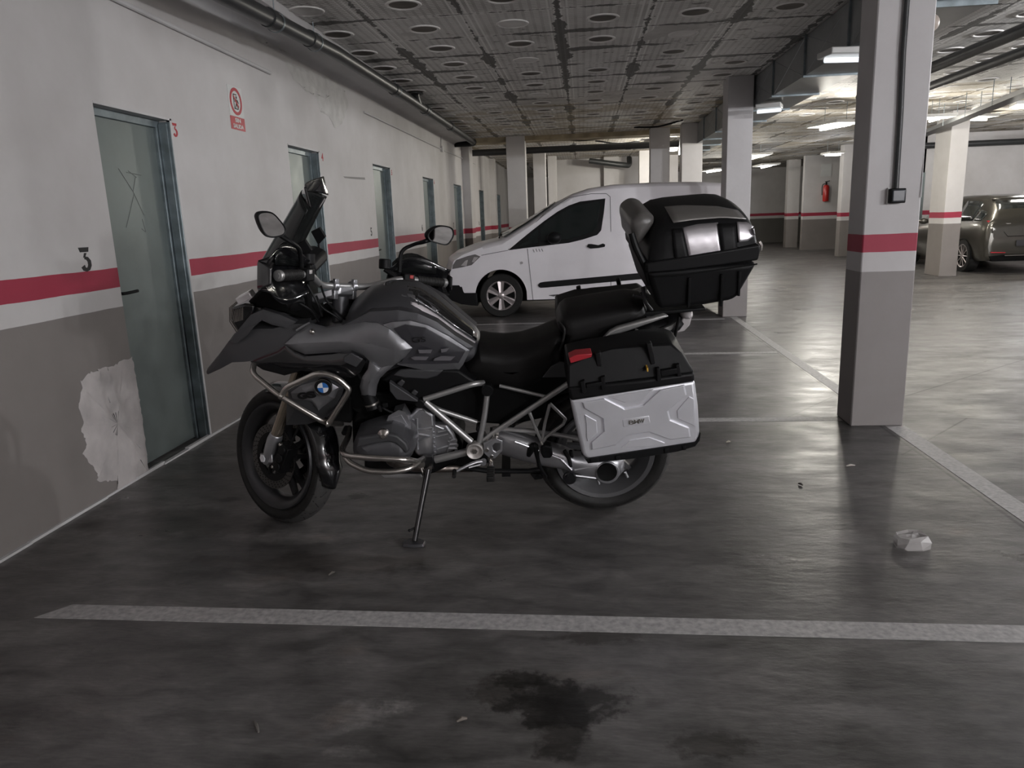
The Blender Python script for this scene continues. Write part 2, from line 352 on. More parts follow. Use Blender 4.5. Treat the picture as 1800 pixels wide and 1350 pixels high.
M_signw = mat('sign_white', (.62, .63, .62), .4); M_signr = mat('sign_red', (.42, .02, .035), .4); M_signg = mat('sign_teal', (.25, .38, .34), .4)
M_patch = mat('raw_filler', (.47, .44, .43), .85, bump=.35, bscale=18, var=.16, vscale=7)
M_conc = mat('stained_concrete', (.36, .30, .20), .8, bump=.3, bscale=6, var=.45, vscale=3)
M_lampb = mat('lamp_housing', (.6, .6, .58), .4)

# ------------------------------------------------------------------ setting
XW = -2.5345; ZC = 2.97
YB, YF = -6.0, 32.0; XR = 13.0
g = G(); g.box((XW-.4, YB, -.2), (XR+.2, YF+.2, 0)); tag(g.build('floor', M_floor, smooth=0), kind='structure')
# ceiling with its rows of round former marks (cast in)
g = G(); g.box((XW-.4, YB, ZC), (XR+.2, YF+.2, ZC+.25))
for i in range(-1, 14):
    for j in range(-5, 20):
        x = -2.08+.757*i+.0; y = 6.0+.758*j
        if i < 0 or y > 15: continue
        if 1.95 < x < 2.85: continue
        if random.random() < .06: continue
        n = 24; k = random.random()
        g.lathe([(.140, 0), (.136, -.008), (.124, -.011), (.113, -.006), (.110, .0)], (x, y, ZC), (0, 0, 1), n, 1)
        if k > .12: g.lathe([(.110, -.001), (.04, -.0015), (0, -.0015)], (x, y, ZC), (0, 0, 1), n, 2)
        else: g.lathe([(.110, -.004), (.06, -.010), (0, -.012)], (x, y, ZC), (0, 0, 1), n, 1)
M_ring = mat('cast_ring', (.78, .76, .73), .6, bump=.1); M_disc = mat('cast_disc', (.16, .145, .125), .8, var=.3)
tag(g.build('ceiling', [M_ceil, M_ring, M_disc], smooth=40), kind='structure')
# left wall with recessed openings
DOORS = [(3.885, 4.625, 2.035), (6.53, 7.30, 2.06), (9.21, 10.04, 2.075), (12.12, 12.96, 2.065), (15.05, 15.95, 2.07), (18.75, 19.55, 2.075), (22.7, 23.5, 2.07)]
g = G(); ys = [YB]
for a, b, h in DOORS:
    g.box((XW-.25, ys[-1], 0), (XW, a, 2.97)); g.box((XW-.25, a, h), (XW, b, 2.97)); ys.append(b)
g.box((XW-.25, ys[-1], 0), (XW, YF, 2.97))
g.box((XW, 16.25, 0), (XW+.16, 16.75, 2.97)); g.box((XW, 21.0, 0), (XW+.14, 21.4, 2.97))
wl = tag(g.build('wall_left', M_wall, smooth=0, merge=False), kind='structure')
# plastered haunch running along the top of the wall, above the drain pipe
prof = [(XW, 2.83)]+[(XW+.10-.10*math.cos(t), 2.83+.055*math.sin(t)+.0) for t in np.linspace(.15, math.pi/2, 7)]+[(XW+.34, 2.905), (XW+.345, 2.975), (XW-.01, 2.975)]
g = G(); g.prism([(x, YB, z) for x, z in prof], [(x, 15.6, z) for x, z in prof])
tag(g.build('trim_1', M_white, smooth=40), kind='structure')
g = G(); g.box((XW-.25, YF, 0), (XR, YF+.2, 3)); tag(g.build('wall_far', banded('far_paint', grey=(.12, .115, .105)), smooth=0), kind='structure')
g = G(); g.box((XW-.25, YB-.2, 0), (XR+.2, YB, 3)); tag(g.build('wall_back', M_wall, smooth=0), kind='structure')
g = G(); g.box((XR, YB, 0), (XR+.2, YF, 3)); tag(g.build('wall_right', M_wall, smooth=0), kind='structure')
# cross wall at the end of the left bays, with a shallow pilaster
g = G(); g.box((-.75, 22.6, 0), (2.75, 22.9, 2.97)); g.box((.62, 22.3, 0), (1.05, 22.6, 2.97))
for z in (2.42, 2.56): g.cyl((.42, 22.6, z), (0, -1, 0), .045, .01)
tag(g.build('wall_end', M_wall, smooth=0, merge=False), kind='structure')
# wall block behind the parked hatchback and the block with the extinguisher
WY = 19.6
g = G(); g.box((8.15, WY, 0), (XR, WY+.2, 2.97)); tag(g.build('wall_bay', M_wall, smooth=0), kind='structure')
ew = 25.5; xl = float(onY(1410, 400, ew)[0])
g = G(); g.box((xl, ew, 0), (10.8, ew+.2, 2.97)); tag(g.build('wall_side', M_wall, smooth=0, merge=False), kind='structure')
# doors
def stencil3(parent, m, y0, z0, hgt, wid):
    """stencilled 3 with a flat wedge top, painted on the left wall; y runs to the right in the picture"""
    P = lambda a, b: (XW+.0015, y0+a*wid, z0+b*hgt)
    g = G()
    def poly(pts): g.prism([P(*p) for p in pts], [(XW-.002, P(*p)[1], P(*p)[2]) for p in pts])
    poly([(.02, 1), (.98, 1), (.90, .80), (.14, .80)])
    poly([(.50, .76), (.72, .76), (.56, .60), (.36, .56)])
    pts = [(.5, .52), (.78, .46), (.86, .28), (.74, .12), (.48, .08), (.30, .14), (.32, .26), (.16, .24), (.08, .10), (.30, 0), (.55, -.03), (.85, .06), (1.02, .28), (.90, .50), (.55, .62)]
    # build the hook as strips
    outer = [(.48, .62), (.80, .58), (1.02, .42), (1.02, .20), (.82, .02), (.50, -.04), (.20, .02), (.06, .16)]
    inner = [(.44, .50), (.60, .47), (.70, .38), (.70, .24), (.62, .15), (.52, .12), (.44, .16), (.40, .26)]
    for i in range(7): poly([outer[i], outer[i+1], inner[i+1], inner[i]])
    return g.build('painted_number', m, parent, smooth=0)
for i, (a, b, h) in enumerate(DOORS):
    xr = XW-.085
    g = G(); g.box((xr-.04, a+.035, .012), (xr, b-.035, h-.035)); g.box((xr-.04, a+.035, .012), (xr+.003, a+.06, h-.035))
    d = tag(g.build('door_%d' % (i+3), M_galv, bevel=.002, smooth=0), kind='structure')
    g = G(); fr_ = .045
    for (p, q) in (((a, 0), (a+fr_, h)), ((b-fr_, 0), (b, h)), ((a, h-fr_), (b, h))):
        g.box((xr-.05, p[0], p[1]), (xr+.018, q[0], q[1])); 
    g.box((xr+.018, b-.022, 0), (XW-.012, b, h-.02)); g.box((xr+.018, b-.012, 0), (XW+.004, b, h-.01))
    g.build('door_frame', M_galvd, d, bevel=.003)
    if i < 3:
        g = G(); yy = a+.075; g.box((xr, yy-.018, .93), (xr+.008, yy+.018, 1.14)); g.tube([(xr, yy, 1.035), (xr+.05, yy, 1.035), (xr+.055, yy+.02, 1.035), (xr+.055, yy+.13, 1.038)], .009)
        g.build('handle', M_blk, d, bevel=.002)
    # a lintel edge of raw plaster over the frame
    g = G(); g.box((XW-.085, a, h-.001), (XW+.003, b+.02, h+.012)); g.box((XW-.02, b, 0), (XW+.003, b+.018, h+.01))
    g.build('door_trim', M_white, d, smooth=0)
# scratches on the first door
g = G(); xr = XW-.0845
def scr(a, b, w=.0018, x=None):
    a = onX(*a, XW-.0845); b = onX(*b, XW-.0845); g.tube([a, b], w, 4)
for a, b in (((208, 296), (234, 337)), ((234, 337), (253, 378)), ((236, 340), (222, 400)), ((238, 312), (234, 337)), ((222, 303), (248, 308)), ((225, 300), (240, 312)), ((250, 385), (256, 407)), ((249, 402), (256, 408))): scr(a, b)
dd = [o for o in bpy.data.objects if o.name == 'door_3'][0]
g.build('scratch_marks', mat('scratch', (.12, .125, .12), .6), dd, smooth=0)
# numbers
stencil3(wl, M_num, 3.585, 1.185, .118, .085)
stencil3(wl, M_numr, 4.650, 1.945, .080, .055)
YD = (0, 1, 0); ZD = (0, 0, 1)
text('4', 'painted_number', M_numr, (XW+.001, 7.40, 2.02), YD, ZD, .075, parent=wl, bold=.02)
for s_, y_, z_ in (('5', 8.93, 1.27), ('6', 11.85, 1.27), ('7', 14.8, 1.27), ('8', 18.5, 1.27), ('9', 22.4, 1.27)):
    text(s_, 'painted_number', M_num, (XW+.001, y_, z_), YD, ZD, .10, parent=wl, bold=.02)
for s_, y_, z_ in (('5', 10.12, 2.02), ('6', 13.05, 2.02), ('7', 16.05, 2.02)):
    text(s_, 'painted_number', M_numr, (XW+.001, y_, z_), YD, ZD, .07, parent=wl, bold=.02)
text('4', 'painted_number', M_num, (XW+.001, 6.3, 1.27), YD, ZD, .10, parent=wl, bold=.02)
# raw filler patch beside door 3
def wp(px, py): return onX(px, py, XW)
out = [(232, 626), (224, 632), (214, 634), (205, 641), (188, 646), (172, 650), (158, 655), (150, 664), (142, 670), (145, 684), (140, 700), (138, 712), (143, 728), (148, 745), (142, 755), (150, 772), (152, 786), (146, 800), (156, 812), (164, 822), (172, 836), (170, 846), (196, 845), (210, 843), (206, 866), (236, 850), (262, 833), (258, 800), (254, 765), (250, 735), (245, 700), (238, 660)]
pts = dense([wp(*p) for p in out], 120); rnd = random.Random(3); cen = wp(205, 745); rings = []
for s_, dpt in ((0, .0), (.05, .003), (.12, .004), (.3, .004), (.6, .005), (1, .005)):
    rings.append([p+(cen-p)*s_+np.array([dpt+rnd.uniform(0, .001), rnd.uniform(-.006, .006)*(1-s_), rnd.uniform(-.006, .006)*(1-s_)]) for p in pts])
g = G(); g.grid(rings, closeu=True); g.build('filler_patch', M_patch, wl, smooth=60)
# lumpy stripped plaster high on the wall
M_flake = mat('flaking_plaster', (.56, .55, .53), .7, bump=1.0, bscale=9, var=.12, vscale=8)
for out_, c_ in (([(500, 108), (528, 118), (560, 132), (590, 142), (606, 160), (612, 185), (602, 215), (590, 226), (578, 205), (563, 196), (556, 170), (536, 158), (516, 140)], (572, 172)), ([(430, 30), (470, 52), (520, 80), (545, 98), (540, 104), (500, 92), (450, 70)], (490, 72))):
    pts = dense([wp(*p) for p in out_], 70); cen = wp(*c_); rings = []
    for s_, dpt in ((0, .0), (.06, .003), (.15, .004), (.35, .003), (.7, .004), (1, .003)):
        rings.append([p+(cen-p)*s_+np.array([dpt+rnd.uniform(0, .0025), rnd.uniform(-.012, .012)*(1-s_), rnd.uniform(-.012, .012)*(1-s_)]) for p in pts])
    g = G(); g.grid(rings, closeu=True); g.build('flaking_plaster', M_flake, wl, smooth=60)
g = G(); g.ext([wp(*p)+np.array([.0008, 0, 0]) for p in ((603, 310), (620, 311), (641, 312), (642, 316), (625, 315), (606, 313))], (-.002, 0, 0)); g.build('scuff_mark', mat('scuff', (.28, .27, .26), .8), wl, smooth=0)
# skirting line of rough mortar
g = G(); 
for k in range(60):
    y0 = -1+k*.28; g.box((XW-.01, y0, 0), (XW+.006+rnd.uniform(0, .012), y0+.29, .008+rnd.uniform(0, .012)))
ys_ = [(a, b) for a, b, h in DOORS]
tag(g.build('baseboard_left', M_white, smooth=0, merge=False), kind='structure')
# conduit on the wall
g = G(); g.tube([onX(150, -26, XW+.012), onX(475, 128, XW+.012)], .015); g.build('cable_conduit', M_white, wl)
g = G(); g.tube([onX(640, 197, XW+.012), onX(775, 262, XW+.012), onX(835, 288, XW+.012)], .011); g.tube([onX(775, 262, XW+.012), onX(776, 222, XW+.012), onX(790, 216, XW+.06)], .009)
g.box(*[tuple(p) for p in (onX(775, 262, XW)-np.array([0, .06, .05]), onX(775, 262, XW)+np.array([.04, .06, .05]))]); g.build('cable_conduit', M_white, wl)
# sign
sg = tag(empty('prohibition_sign', (XW, 5.6, 2.22)), 'small white and red no-exit sign reading SIN SALIDA on the left wall', 'sign')
def LS(g): g.v = [(x-XW, y-5.6, z-2.22) for x, y, z in g.v]; return g
ya, yb, zt, zm, zb = 5.475, 5.705, 2.385, 2.175, 2.079
g = G(); g.box((XW, ya, zm), (XW+.003, yb, zt)); LS(g).build('plate', M_signw, sg, smooth=0)
g = G(); g.box((XW, ya, zb), (XW+.003, yb, zm-.004)); LS(g).build('text_panel', M_signr, sg, smooth=0)
g = G(); cy_, cz_ = (ya+yb)/2, (zm+zt)/2; g.lathe([(.096, .003), (.096, .0055), (.074, .0055), (.074, .003)], (XW, cy_, cz_), (1, 0, 0), 40)
g.obox((XW+.0048, cy_, cz_), (.0016, 0, 0), (0, .07*2**.5*.75, -.07*2**.5*.75), (0, .012, .012)); LS(g).build('red_ring', M_signr, sg)
g = G(); bx = lambda a, b, c, d: g.box((XW+.003, cy_+a, cz_+b), (XW+.0042, cy_+c, cz_+d))
bx(-.035, .045, .02, .052); bx(-.035, -.055, .03, -.048); bx(-.038, -.05, -.030, .05); g.cyl((XW+.003, cy_+.012, cz_+.03), (1, 0, 0), .010, .0012)
g.prism([(XW+.003, cy_+a, cz_+b) for a, b in ((.0, .018), (.03, .012), (.045, -.01), (.038, -.012), (.024, .0), (.02, -.02), (.036, -.05), (.026, -.05), (.008, -.022), (-.012, -.048), (-.022, -.046), (.0, -.012), (-.004, .002), (-.02, -.004), (-.022, .003))],
        [(XW+.0042, cy_+a, cz_+b) for a, b in ((.0, .018), (.03, .012), (.045, -.01), (.038, -.012), (.024, .0), (.02, -.02), (.036, -.05), (.026, -.05), (.008, -.022), (-.012, -.048), (-.022, -.046), (.0, -.012), (-.004, .002), (-.02, -.004), (-.022, .003))])
LS(g).build('pictogram', M_num, sg, smooth=0)
for s_, z_, w_ in (('SIN', 2.147, .09), ('SALIDA', 2.105, .17)):
    t = text(s_, 'lettering', M_signw, (XW+.004, cy_, z_), YD, ZD, .030, parent=sg, bold=.03, width=w_)
    for v in t.data.vertices: v.co = v.co-Vector((XW, 5.6, 2.22))

# columns
def column(x0, x1, y0, y1, label, grp=None, band=True, zt=2.97, m=None):
    g = G(); g.box((0, 0, 0), (x1-x0, y1-y0, zt)); o = g.build('concrete_column', m or M_wall, bevel=.006, seg=1, smooth=0)
    o.location = (x0, y0, 0); tag(o, label, 'column', grp); return o
M_col = banded('column_paint', white=(.56, .545, .55), grey=(.27, .25, .245), z0=.962, z1=1.082, z2=1.192)
c1 = column(1.674, 1.99, 4.73, 4.998, 'nearest white column with pink-red band and grey foot, black socket box on it', m=M_col)
column(1.805, 2.115, 9.93, 10.28, 'second column in line behind the nearest one, just right of the white van', m=M_col)
column(6.66, 6.97, 14.8, 15.42, 'white column with red band left of the parked grey hatchback', m=M_wall)
cf = [(-1.52, -1.14, 15.6, 15.95, 'wide white column rising behind the van windscreen, nearest the left wall'),
      (-1.18, -.88, 18.7, 19.0, 'middle of the three white columns above the van bonnet'),
      (-.93, -.69, 21.0, 21.3, 'thinnest and farthest of the three white columns above the van bonnet'),
      (1.33, 1.70, 15.3, 15.6, 'white column behind the van roof, second from the right of its row'),
      (1.86, 2.24, 14.75, 15.05, 'white column behind the van roof, nearest the metal duct'),
      (1.50, 1.78, 20.6, 20.9, 'slim white column behind the van roof, beyond the two wider ones')]
for a, b, c_, d_, l_ in cf: column(a, b, c_, d_, l_)
p = onY(1380, 440, 27.3); p2 = onY(1401, 440, 27.3); column(float(p[0]), float(p2[0]), 27.3, 27.6, 'dim column in the dark far corner left of the fire extinguisher')
p = onY(1473, 450, 21.6); p2 = onY(1492, 450, 21.6); column(float(p[0]), float(p2[0])+.3, 21.6, 21.9, 'brightly lit column just left of the nearest column, right of the fire extinguisher')
# things on the nearest column
g = G(); g.box((-.045, -.05, -.042), (.045, 0, .042)); o = g.build('socket_box', M_blk, bevel=.006); o.location = (1.84, 4.73, 1.415)
tag(o, 'dark weatherproof socket box on the nearest column above the red band', 'socket box')
g = G(); g.box((-.036, -.062, -.034), (.036, -.05, .034)); g.build('cover', mat('smoked_cover', (.05, .055, .065), .25), o, bevel=.006)
g = G(); g.box((-.047, -.02, -.047), (-.043, .0, .047)); g.build('back_plate', M_lampb, o)
g = G(); g.tube([(1.822, 4.712, 2.96), (1.822, 4.712, 2.2), (1.832, 4.712, 1.9), (1.838, 4.712, 1.457)], .0145, 12)
tag(g.build('conduit_pipe', M_pipe), 'dark grey conduit running down the nearest column to the socket box', 'conduit')
g = G(); g.tube([(1.99, 4.78, 2.96), (1.985, 4.722, 1.4)], .003, 6); tag(g.build('thin_cable', M_white), 'thin pale cable down the right edge of the nearest column', 'cable')
pp = onY(1645, 40, 4.86)
g = G(); g.cyl((0, 0, 0), (1, 0, 0), .05, .03, 24, bev=.004); g.sphere((.04, 0, 0), (.035, .045, .045))
o = g.build('alarm_sounder', mat('cream_plastic', (.55, .48, .42), .4)); o.location = (1.99, 4.86, float(pp[2])); tag(o, 'small cream alarm sounder high on the right side of the nearest column', 'alarm')

# drain pipe along the left wall
PX = XW+.40
ppth = [onX(*p, PX) for p in [(300, -78), (422, 0), (612, 80), (745, 160), (843, 240)]]
ppth = [np.array([PX, q[1], z]) for q, z in zip(ppth, (2.70, 2.755, 2.872, 2.885, 2.86))]
ppth = [np.array([PX, -3, 2.60])]+[np.array([PX+.0, y, z]) for y, z in ((3.4, 2.70), (4.7, 2.745), (6.8, 2.84), (9.6, 2.865), (15.3, 2.865))]
dp = tag(empty('drain_pipe', (0, 0, 0)), 'long dark grey drain pipe hung under the ceiling along the left wall', 'pipe')
g = G(); g.tube(ppth, .058, 20); g.build('pipe_run', M_pipe, dp)
for y, z in ((5.4, None), (6.2, None), (8.9, None), (10.6, None), (12.6, None)):
    z = float(np.interp(y, [q[1] for q in ppth], [q[2] for q in ppth]))
    g = G(); g.lathe([(.058, -.05), (.066, -.05), (.066, .05), (.058, .05)], (PX, y, z), (0, 1, .02), 20); g.build('socket_joint', M_pipe, dp)
    g = G(); g.lathe([(.068, -.012), (.072, -.012), (.072, .012), (.068, .012)], (PX, y+.09, z), (0, 1, 0), 20, closed=True); g.tube([(PX, y+.09, z+.06), (PX, y+.09, 2.965)], .004, 6); g.build('pipe_clamp', M_galvd, dp)
g = G(); g.tube([(PX+.0, 10.2, 2.87), (PX+.02, 9.95, 2.93), (PX+.03, 9.9, 2.975)], .055, 16); g.lathe([(.056, 0), (.11, 0), (.11, .02), (.056, .02)], (PX+.03, 9.9, 2.952), (0, 0, 1), 20); g.build('branch', M_pipe, dp)
g = G(); g.tube([(PX, 15.25, 2.865), (PX-.02, 15.38, 2.86), (PX-.1, 15.43, 2.86), (XW, 15.43, 2.86)], .066, 16); g.build('elbow', M_blk, dp)
# far cross beam, pipes
g = G(); g.box((XW, 15.65, 2.88), (2.4, 16.15, 2.975)); tag(g.build('trim_2', M_conc, smooth=0), kind='structure')
g = G(); g.tube([(XW, 17.0, 2.80), (2.08, 17.0, 2.80)], .07, 16)
for x in (-1.3, -.2, 1.0): g.lathe([(.07, -.06), (.08, -.06), (.08, .06), (.07, .06)], (x, 17, 2.80), (1, 0, 0), 16)
tag(g.build('cross_pipe', M_pipe), 'dark pipe crossing under the ceiling behind the first white column', 'pipe')
g = G(); g.tube([(.2, 21.6, 2.84), (1.1, 21.7, 2.70), (1.3, 21.8, 2.70), (1.32, 21.95, 2.89)], .075, 14, smooth=4); tag(g.build('bent_pipe', M_pipe), 'short bent pipe under the ceiling by the far end wall', 'pipe')
for a, b, lb in (((-.6, 16.3, 2.965), (.5, 16.8, 2.965), 'dark cable sagging under the stained ceiling left of the middle'), ((.3, 17.3, 2.965), (1.3, 17.9, 2.965), 'dark cable hanging behind the cross pipe'), ((1.0, 15.0, 2.965), (1.8, 14.2, 2.965), 'dark cable crossing the ceiling near the end of the duct')):
    g = G(); g.tube([a, (np.array(a)+np.array(b))/2-np.array([0, 0, .05]), b], .016, 8, smooth=4); tag(g.build('hanging_cable', M_blk), lb, 'cable')
# duct
DX0, DX1, DZ = 2.14, 2.62, 2.60
du = tag(empty('ventilation_duct', (0, 0, 0)), 'rectangular galvanised ventilation duct under the ceiling between nearest and second columns', 'duct')
g = G(); g.box((DX0, 5.4, DZ), (DX1, 17.5, 2.955)); g.build('duct_body', M_duct, du, smooth=0)
for k in range(10):
    y = 5.4+k*1.22
    g = G(); g.box((DX0-.018, y-.012, DZ-.018), (DX1+.018, y+.012, 2.965)); g.build('flange', M_galvd, du, smooth=0)
g = G()
for k in range(9):
    y = 5.4+k*1.22
    for s_ in (0, 1): g.tube([(DX0-.001, y+.02, DZ if s_ else 2.95), (DX0-.001, y+1.2, 2.95 if s_ else DZ)], .0025, 4); 
g.build('cross_brake', M_duct, du)
g = G(); g.box((2.05, 4.2, 2.62), (3.3, 5.2, 2.95)); tag(g.build('duct_outlet', M_duct, bevel=.01), 'galvanised sheet box beside the top of the nearest column', 'duct')
# right-hand pipes and trays under the ceiling
for (nm, a, b, r, z, lab) in (('service_pipe', (1640, 118), (1800, 52), .06, 2.86, 'upper dark pipe under the ceiling right of the nearest column'),
                              ('service_pipe', (1640, 150), (1800, 90), .05, 2.74, 'second dark pipe below the upper one, right of the nearest column')):
    A = onZ(*a, z); B = onZ(*b, z); d = (A-B)/np.linalg.norm(A-B); g = G(); g.tube([B-d*2, A+d*2.2], r, 14)
    tag(g.build(nm, M_pipe), lab, 'pipe')
A = onZ(1640, 232, 2.62); B = onZ(1800, 168, 2.62); d = (A-B)/np.linalg.norm(A-B)
sd = np.array([-d[1], d[0], 0])*.1
ct = tag(empty('cable_tray', (0, 0, 0)), 'long cable tray on hangers under the ceiling toward the parked hatchback', 'cable tray')
g = G(); A2 = A+d*12; B2 = B-d*3
g.prism([B2-sd, B2+sd, B2+sd+np.array([0, 0, .06]), B2-sd+np.array([0, 0, .06])], [A2-sd, A2+sd, A2+sd+np.array([0, 0, .06]), A2-sd+np.array([0, 0, .06])]); g.build('tray', M_pipe, ct, smooth=0)
for k in range(14):
    q = B2+d*(k*1.3)
    for s_ in (-1, 1): g = G(); g.tube([q+sd*s_, np.array([q[0]+sd[0]*s_, q[1]+sd[1]*s_, 2.972])], .005, 6); g.build('hanger_rod', M_galvd, ct)
g = G(); g.tube([(7.3, WY-.12, 2.70), (XR, WY-.12, 2.70)], .07, 14); g.tube([(7.3, WY-.12, 2.70), (7.3, WY-.12, 2.95)], .06); tag(g.build('wall_pipe', M_pipe), 'dark pipe along the top of the wall behind the parked hatchback', 'pipe')
text('5', 'painted_number', M_num, (float(onY(1690, 359, WY)[0]), WY-.002, 1.31), (1, 0, 0), ZD, .12, parent=bpy.data.objects['wall_bay'], bold=.02)
a = onY(1614, 455, WY-.02); b = onY(1640, 300, WY-.02)
g = G(); g.box((float(a[0]), WY-.04, 0), (8.15, WY+.02, 2.08)); g.box((float(a[0])-1.5, WY, 0), (float(a[0]), WY+.2, 2.97), 1); g.box((float(a[0]), WY, 2.08), (8.15, WY+.2, 2.97), 1)
tag(g.build('door_12', [M_galv, M_wall], smooth=0, merge=False), kind='structure')

# fire extinguisher
ex = onY(1452, 337, ew-.1)
fe = tag(empty('fire_extinguisher', tuple(ex)), 'red fire extinguisher hung on the dim far wall left of the nearest column', 'fire extinguisher')
g = G(); g.lathe([(0, -.30), (.085, -.30), (.095, -.27), (.095, .14), (.07, .2), (.03, .22), (0, .22)], (0, 0, 0), (0, 0, 1), 20); g.build('cylinder', mat('extinguisher_red', (.45, .025, .02), .3), fe)
g = G(); g.box((-.02, -.02, .22), (.02, .02, .30)); g.obox((.03, 0, .32), (.14, 0, .03), (0, .03, 0), (0, 0, .02)); g.tube([(0, 0, .26), (-.12, 0, .2), (-.12, 0, -.1)], .012, 8, smooth=4); g.build('valve', M_blk, fe)
for nm, z0_, z1_ in (('notice_plate', .48, .86),):
    g = G(); g.box((-.16, .08, z0_), (.16, .09, z1_)); o = g.build(nm, M_signw); o.location = tuple(ex); tag(o, 'small pale notice plate on the wall above the fire extinguisher', 'sign')

# tube lamps
M_tube = mat('lit_tube', (1, 1, 1), .4, emit=(1, .96, .86), estr=14)
M_tubew = mat('lit_tube_warm', (1, 1, 1), .4, emit=(1, .72, .38), estr=8)
M_tubec = mat('lit_tube_cool', (1, 1, 1), .4, emit=(.85, .92, 1), estr=1.1)
def lamp(c, d, ln, label, m=M_tube, power=0, col=NEUT, housing=True, grp=None, slim=.55, top=None):
    d = np.array(d, float); d /= np.linalg.norm(d); c = np.array(c, float); sd = np.array([-d[1], d[0], 0])
    e = tag(empty('tube_light', tuple(c)), label, 'light', grp)
    if housing:
        g = G(); g.obox((0, 0, .05), d*ln, sd*slim, (0, 0, .05)); g.build('housing', M_lampb, e, bevel=.008)
        for k in (-.35, .35): g = G(); g.tube([d*ln*k+np.array([0, 0, .07]), d*ln*k+np.array([0, 0, (top or ZC)-c[2]+.002])], .004, 6); g.build('hanger_rod', M_galvd, e)
    g = G(); g.tube([-d*ln*.48, d*ln*.48], .02, 12); g.build('tube', m, e)
    if power:
        for k in (-.28, .28):
            l = bpy.data.lights.new('tube_lamp_light', 'POINT'); l.energy = power/2; l.color = col; l.shadow_soft_size = .09
            o = bpy.data.objects.new('tube_lamp_light', l); o.location = tuple(c+d*ln*k-np.array([0, 0, .13])); C.objects.link(o)
    return e
def pxlamp(a, b, z, label, **k):
    A = onZ(*a, z); B = onZ(*b, z); lamp((A+B)/2, B-A, float(np.linalg.norm(A-B)), label, **k)
pxlamp((1441, 228), (1496, 218), 2.62, 'bright lit tube light between the second column and the nearest column', power=170, col=WARM)
pxlamp((1448, 106), (1530, 104), 2.49, 'cool tube light glowing under the duct left of the nearest column', m=M_tubec, power=0, slim=.25, top=2.579)
pxlamp((1330, 197), (1374, 193), 2.49, 'cool tube light under the duct beside the second column', m=M_tubec, power=0, slim=.25, top=2.579)
pxlamp((1242, 303), (1268, 299), 2.62, 'distant bright tube light just left of the second column', power=70, col=WARM)
pxlamp((1634, 213), (1652, 208), 2.66, 'slim lit tube light just right of the nearest column', power=40, col=WARM)
pxlamp((1690, 210), (1735, 210), 2.86, 'yellowish tube light above the hatchback', m=M_tubew, power=60, col=WARM)
pxlamp((1779, 190), (1830, 186), 2.74, 'warm orange tube light at the right edge of the picture', m=M_tubew, power=35, col=WARM)
pxlamp((1338, 295), (1356, 291), 2.62, 'far small tube light above the dark corner', power=20)
pxlamp((1450, 273), (1478, 272), 2.62, 'far thin tube light above the fire extinguisher', power=25)
lamp((4.6, 21.0, 2.7), (0, 1, 0), 1.2, 'tube light over the far aisle', power=35, col=WARM)
lamp((6.5, 6.5, 2.75), (0, 1, 0), 1.3, 'added fill light out of view, right of the nearest column, brightening the van side', power=560, col=NEUT)  # added fill, kept out of frame so the van side brightens without floor glare
lamp((5.0, -5.0, 2.75), (1, .3, 0), 1.3, 'tube light over the aisle behind the camera', power=520, col=NEUT)
lamp((8.0, -3.0, 2.75), (.3, 1, 0), 1.3, 'tube light over the aisle to the right of the camera', power=900, col=NEUT)
lamp((1.93, 18.2, 2.75), (.1, 1, 0), 1.2, 'added fill light hidden behind the white columns beyond the van, brightening the far left wall', power=230, col=WARM)  # added lamp, tucked behind a column to lift the far left wall
lamp((9.8, 17.0, 2.75), (1, 0, 0), 1.2, 'tube light over the bay of the hatchback', power=45, col=COOL)

# painted lines (thin paint films on the floor)
def strip(name, pts, label):
    g = G(); P = [np.array([p[0], p[1], .0]) for p in pts]; Q = [np.array([p[0], p[1], .0015]) for p in pts]; g.prism(P, Q)
    return tag(g.build(name, M_line, smooth=0), label, 'floor marking', 'white bay lines')
a0, a1 = onZ(150, 1062), onZ(1800, 1100); b0, b1 = onZ(150, 1088), onZ(1800, 1130); dd_ = (a1-a0); de = (b1-b0)
strip('bay_line', [onZ(128, 1063), onZ(60, 1086), b1+de*.14, a1+dd_*.13], 'worn white bay line across the foreground floor')
strip('bay_line', [(.2, 4.88), (.2, 4.97), (1.67, 4.95), (1.67, 4.86)], 'white bay line running from behind the pannier to the nearest column')
strip('bay_line', [(-.6, 7.33), (-.6, 7.42), (1.86, 7.38), (1.86, 7.29)], 'white bay line between the motorcycle and the white van')
strip('bay_line', [(-2.4, 9.72), (-2.4, 9.80), (1.80, 9.80), (1.80, 9.72)], 'white bay line on the floor beside the van front wheel')
strip('aisle_line', [(1.885, 4.73), (2.0, 4.73), (2.0, .5), (1.885, .5)], 'broad pale aisle line running from the nearest column toward the right corner')
strip('aisle_line', [(1.87, 5.0), (1.96, 5.0), (1.99, 9.93), (1.90, 9.93)], 'faint aisle line between the nearest and second columns')

# floor litter
pc = onZ(1602, 958)
g = G(); R2 = random.Random(11)
ring0 = [(-.070, -.020), (-.045, -.040), (.020, -.042), (.060, -.030), (.072, .0), (.050, .030), (.0, .040), (-.050, .030), (-.072, .005)]
rows = []
for s_, z_ in ((1, .0), (.97, .012), (.9, .026), (.7, .034), (.4, .030), (.0, .036)):
    rows.append([(x*s_+R2.uniform(-.007, .007)*(s_ > 0), y*s_+R2.uniform(-.006, .006)*(s_ > 0), z_+(R2.uniform(-.006, .010) if 0 < z_ and s_ > 0 else .001)) for x, y in ring0])
g.grid(rows, closeu=True); o = g.build('plastic_scrap', mat('milky_plastic', (.55, .53, .52), .28, alpha=.6), smooth=0); o.location = (pc[0], pc[1], 0.0); o.scale = (1.0, 1.5, 1.3)
tag(o, 'crumpled piece of clear plastic lying on the floor near the aisle line', 'litter')
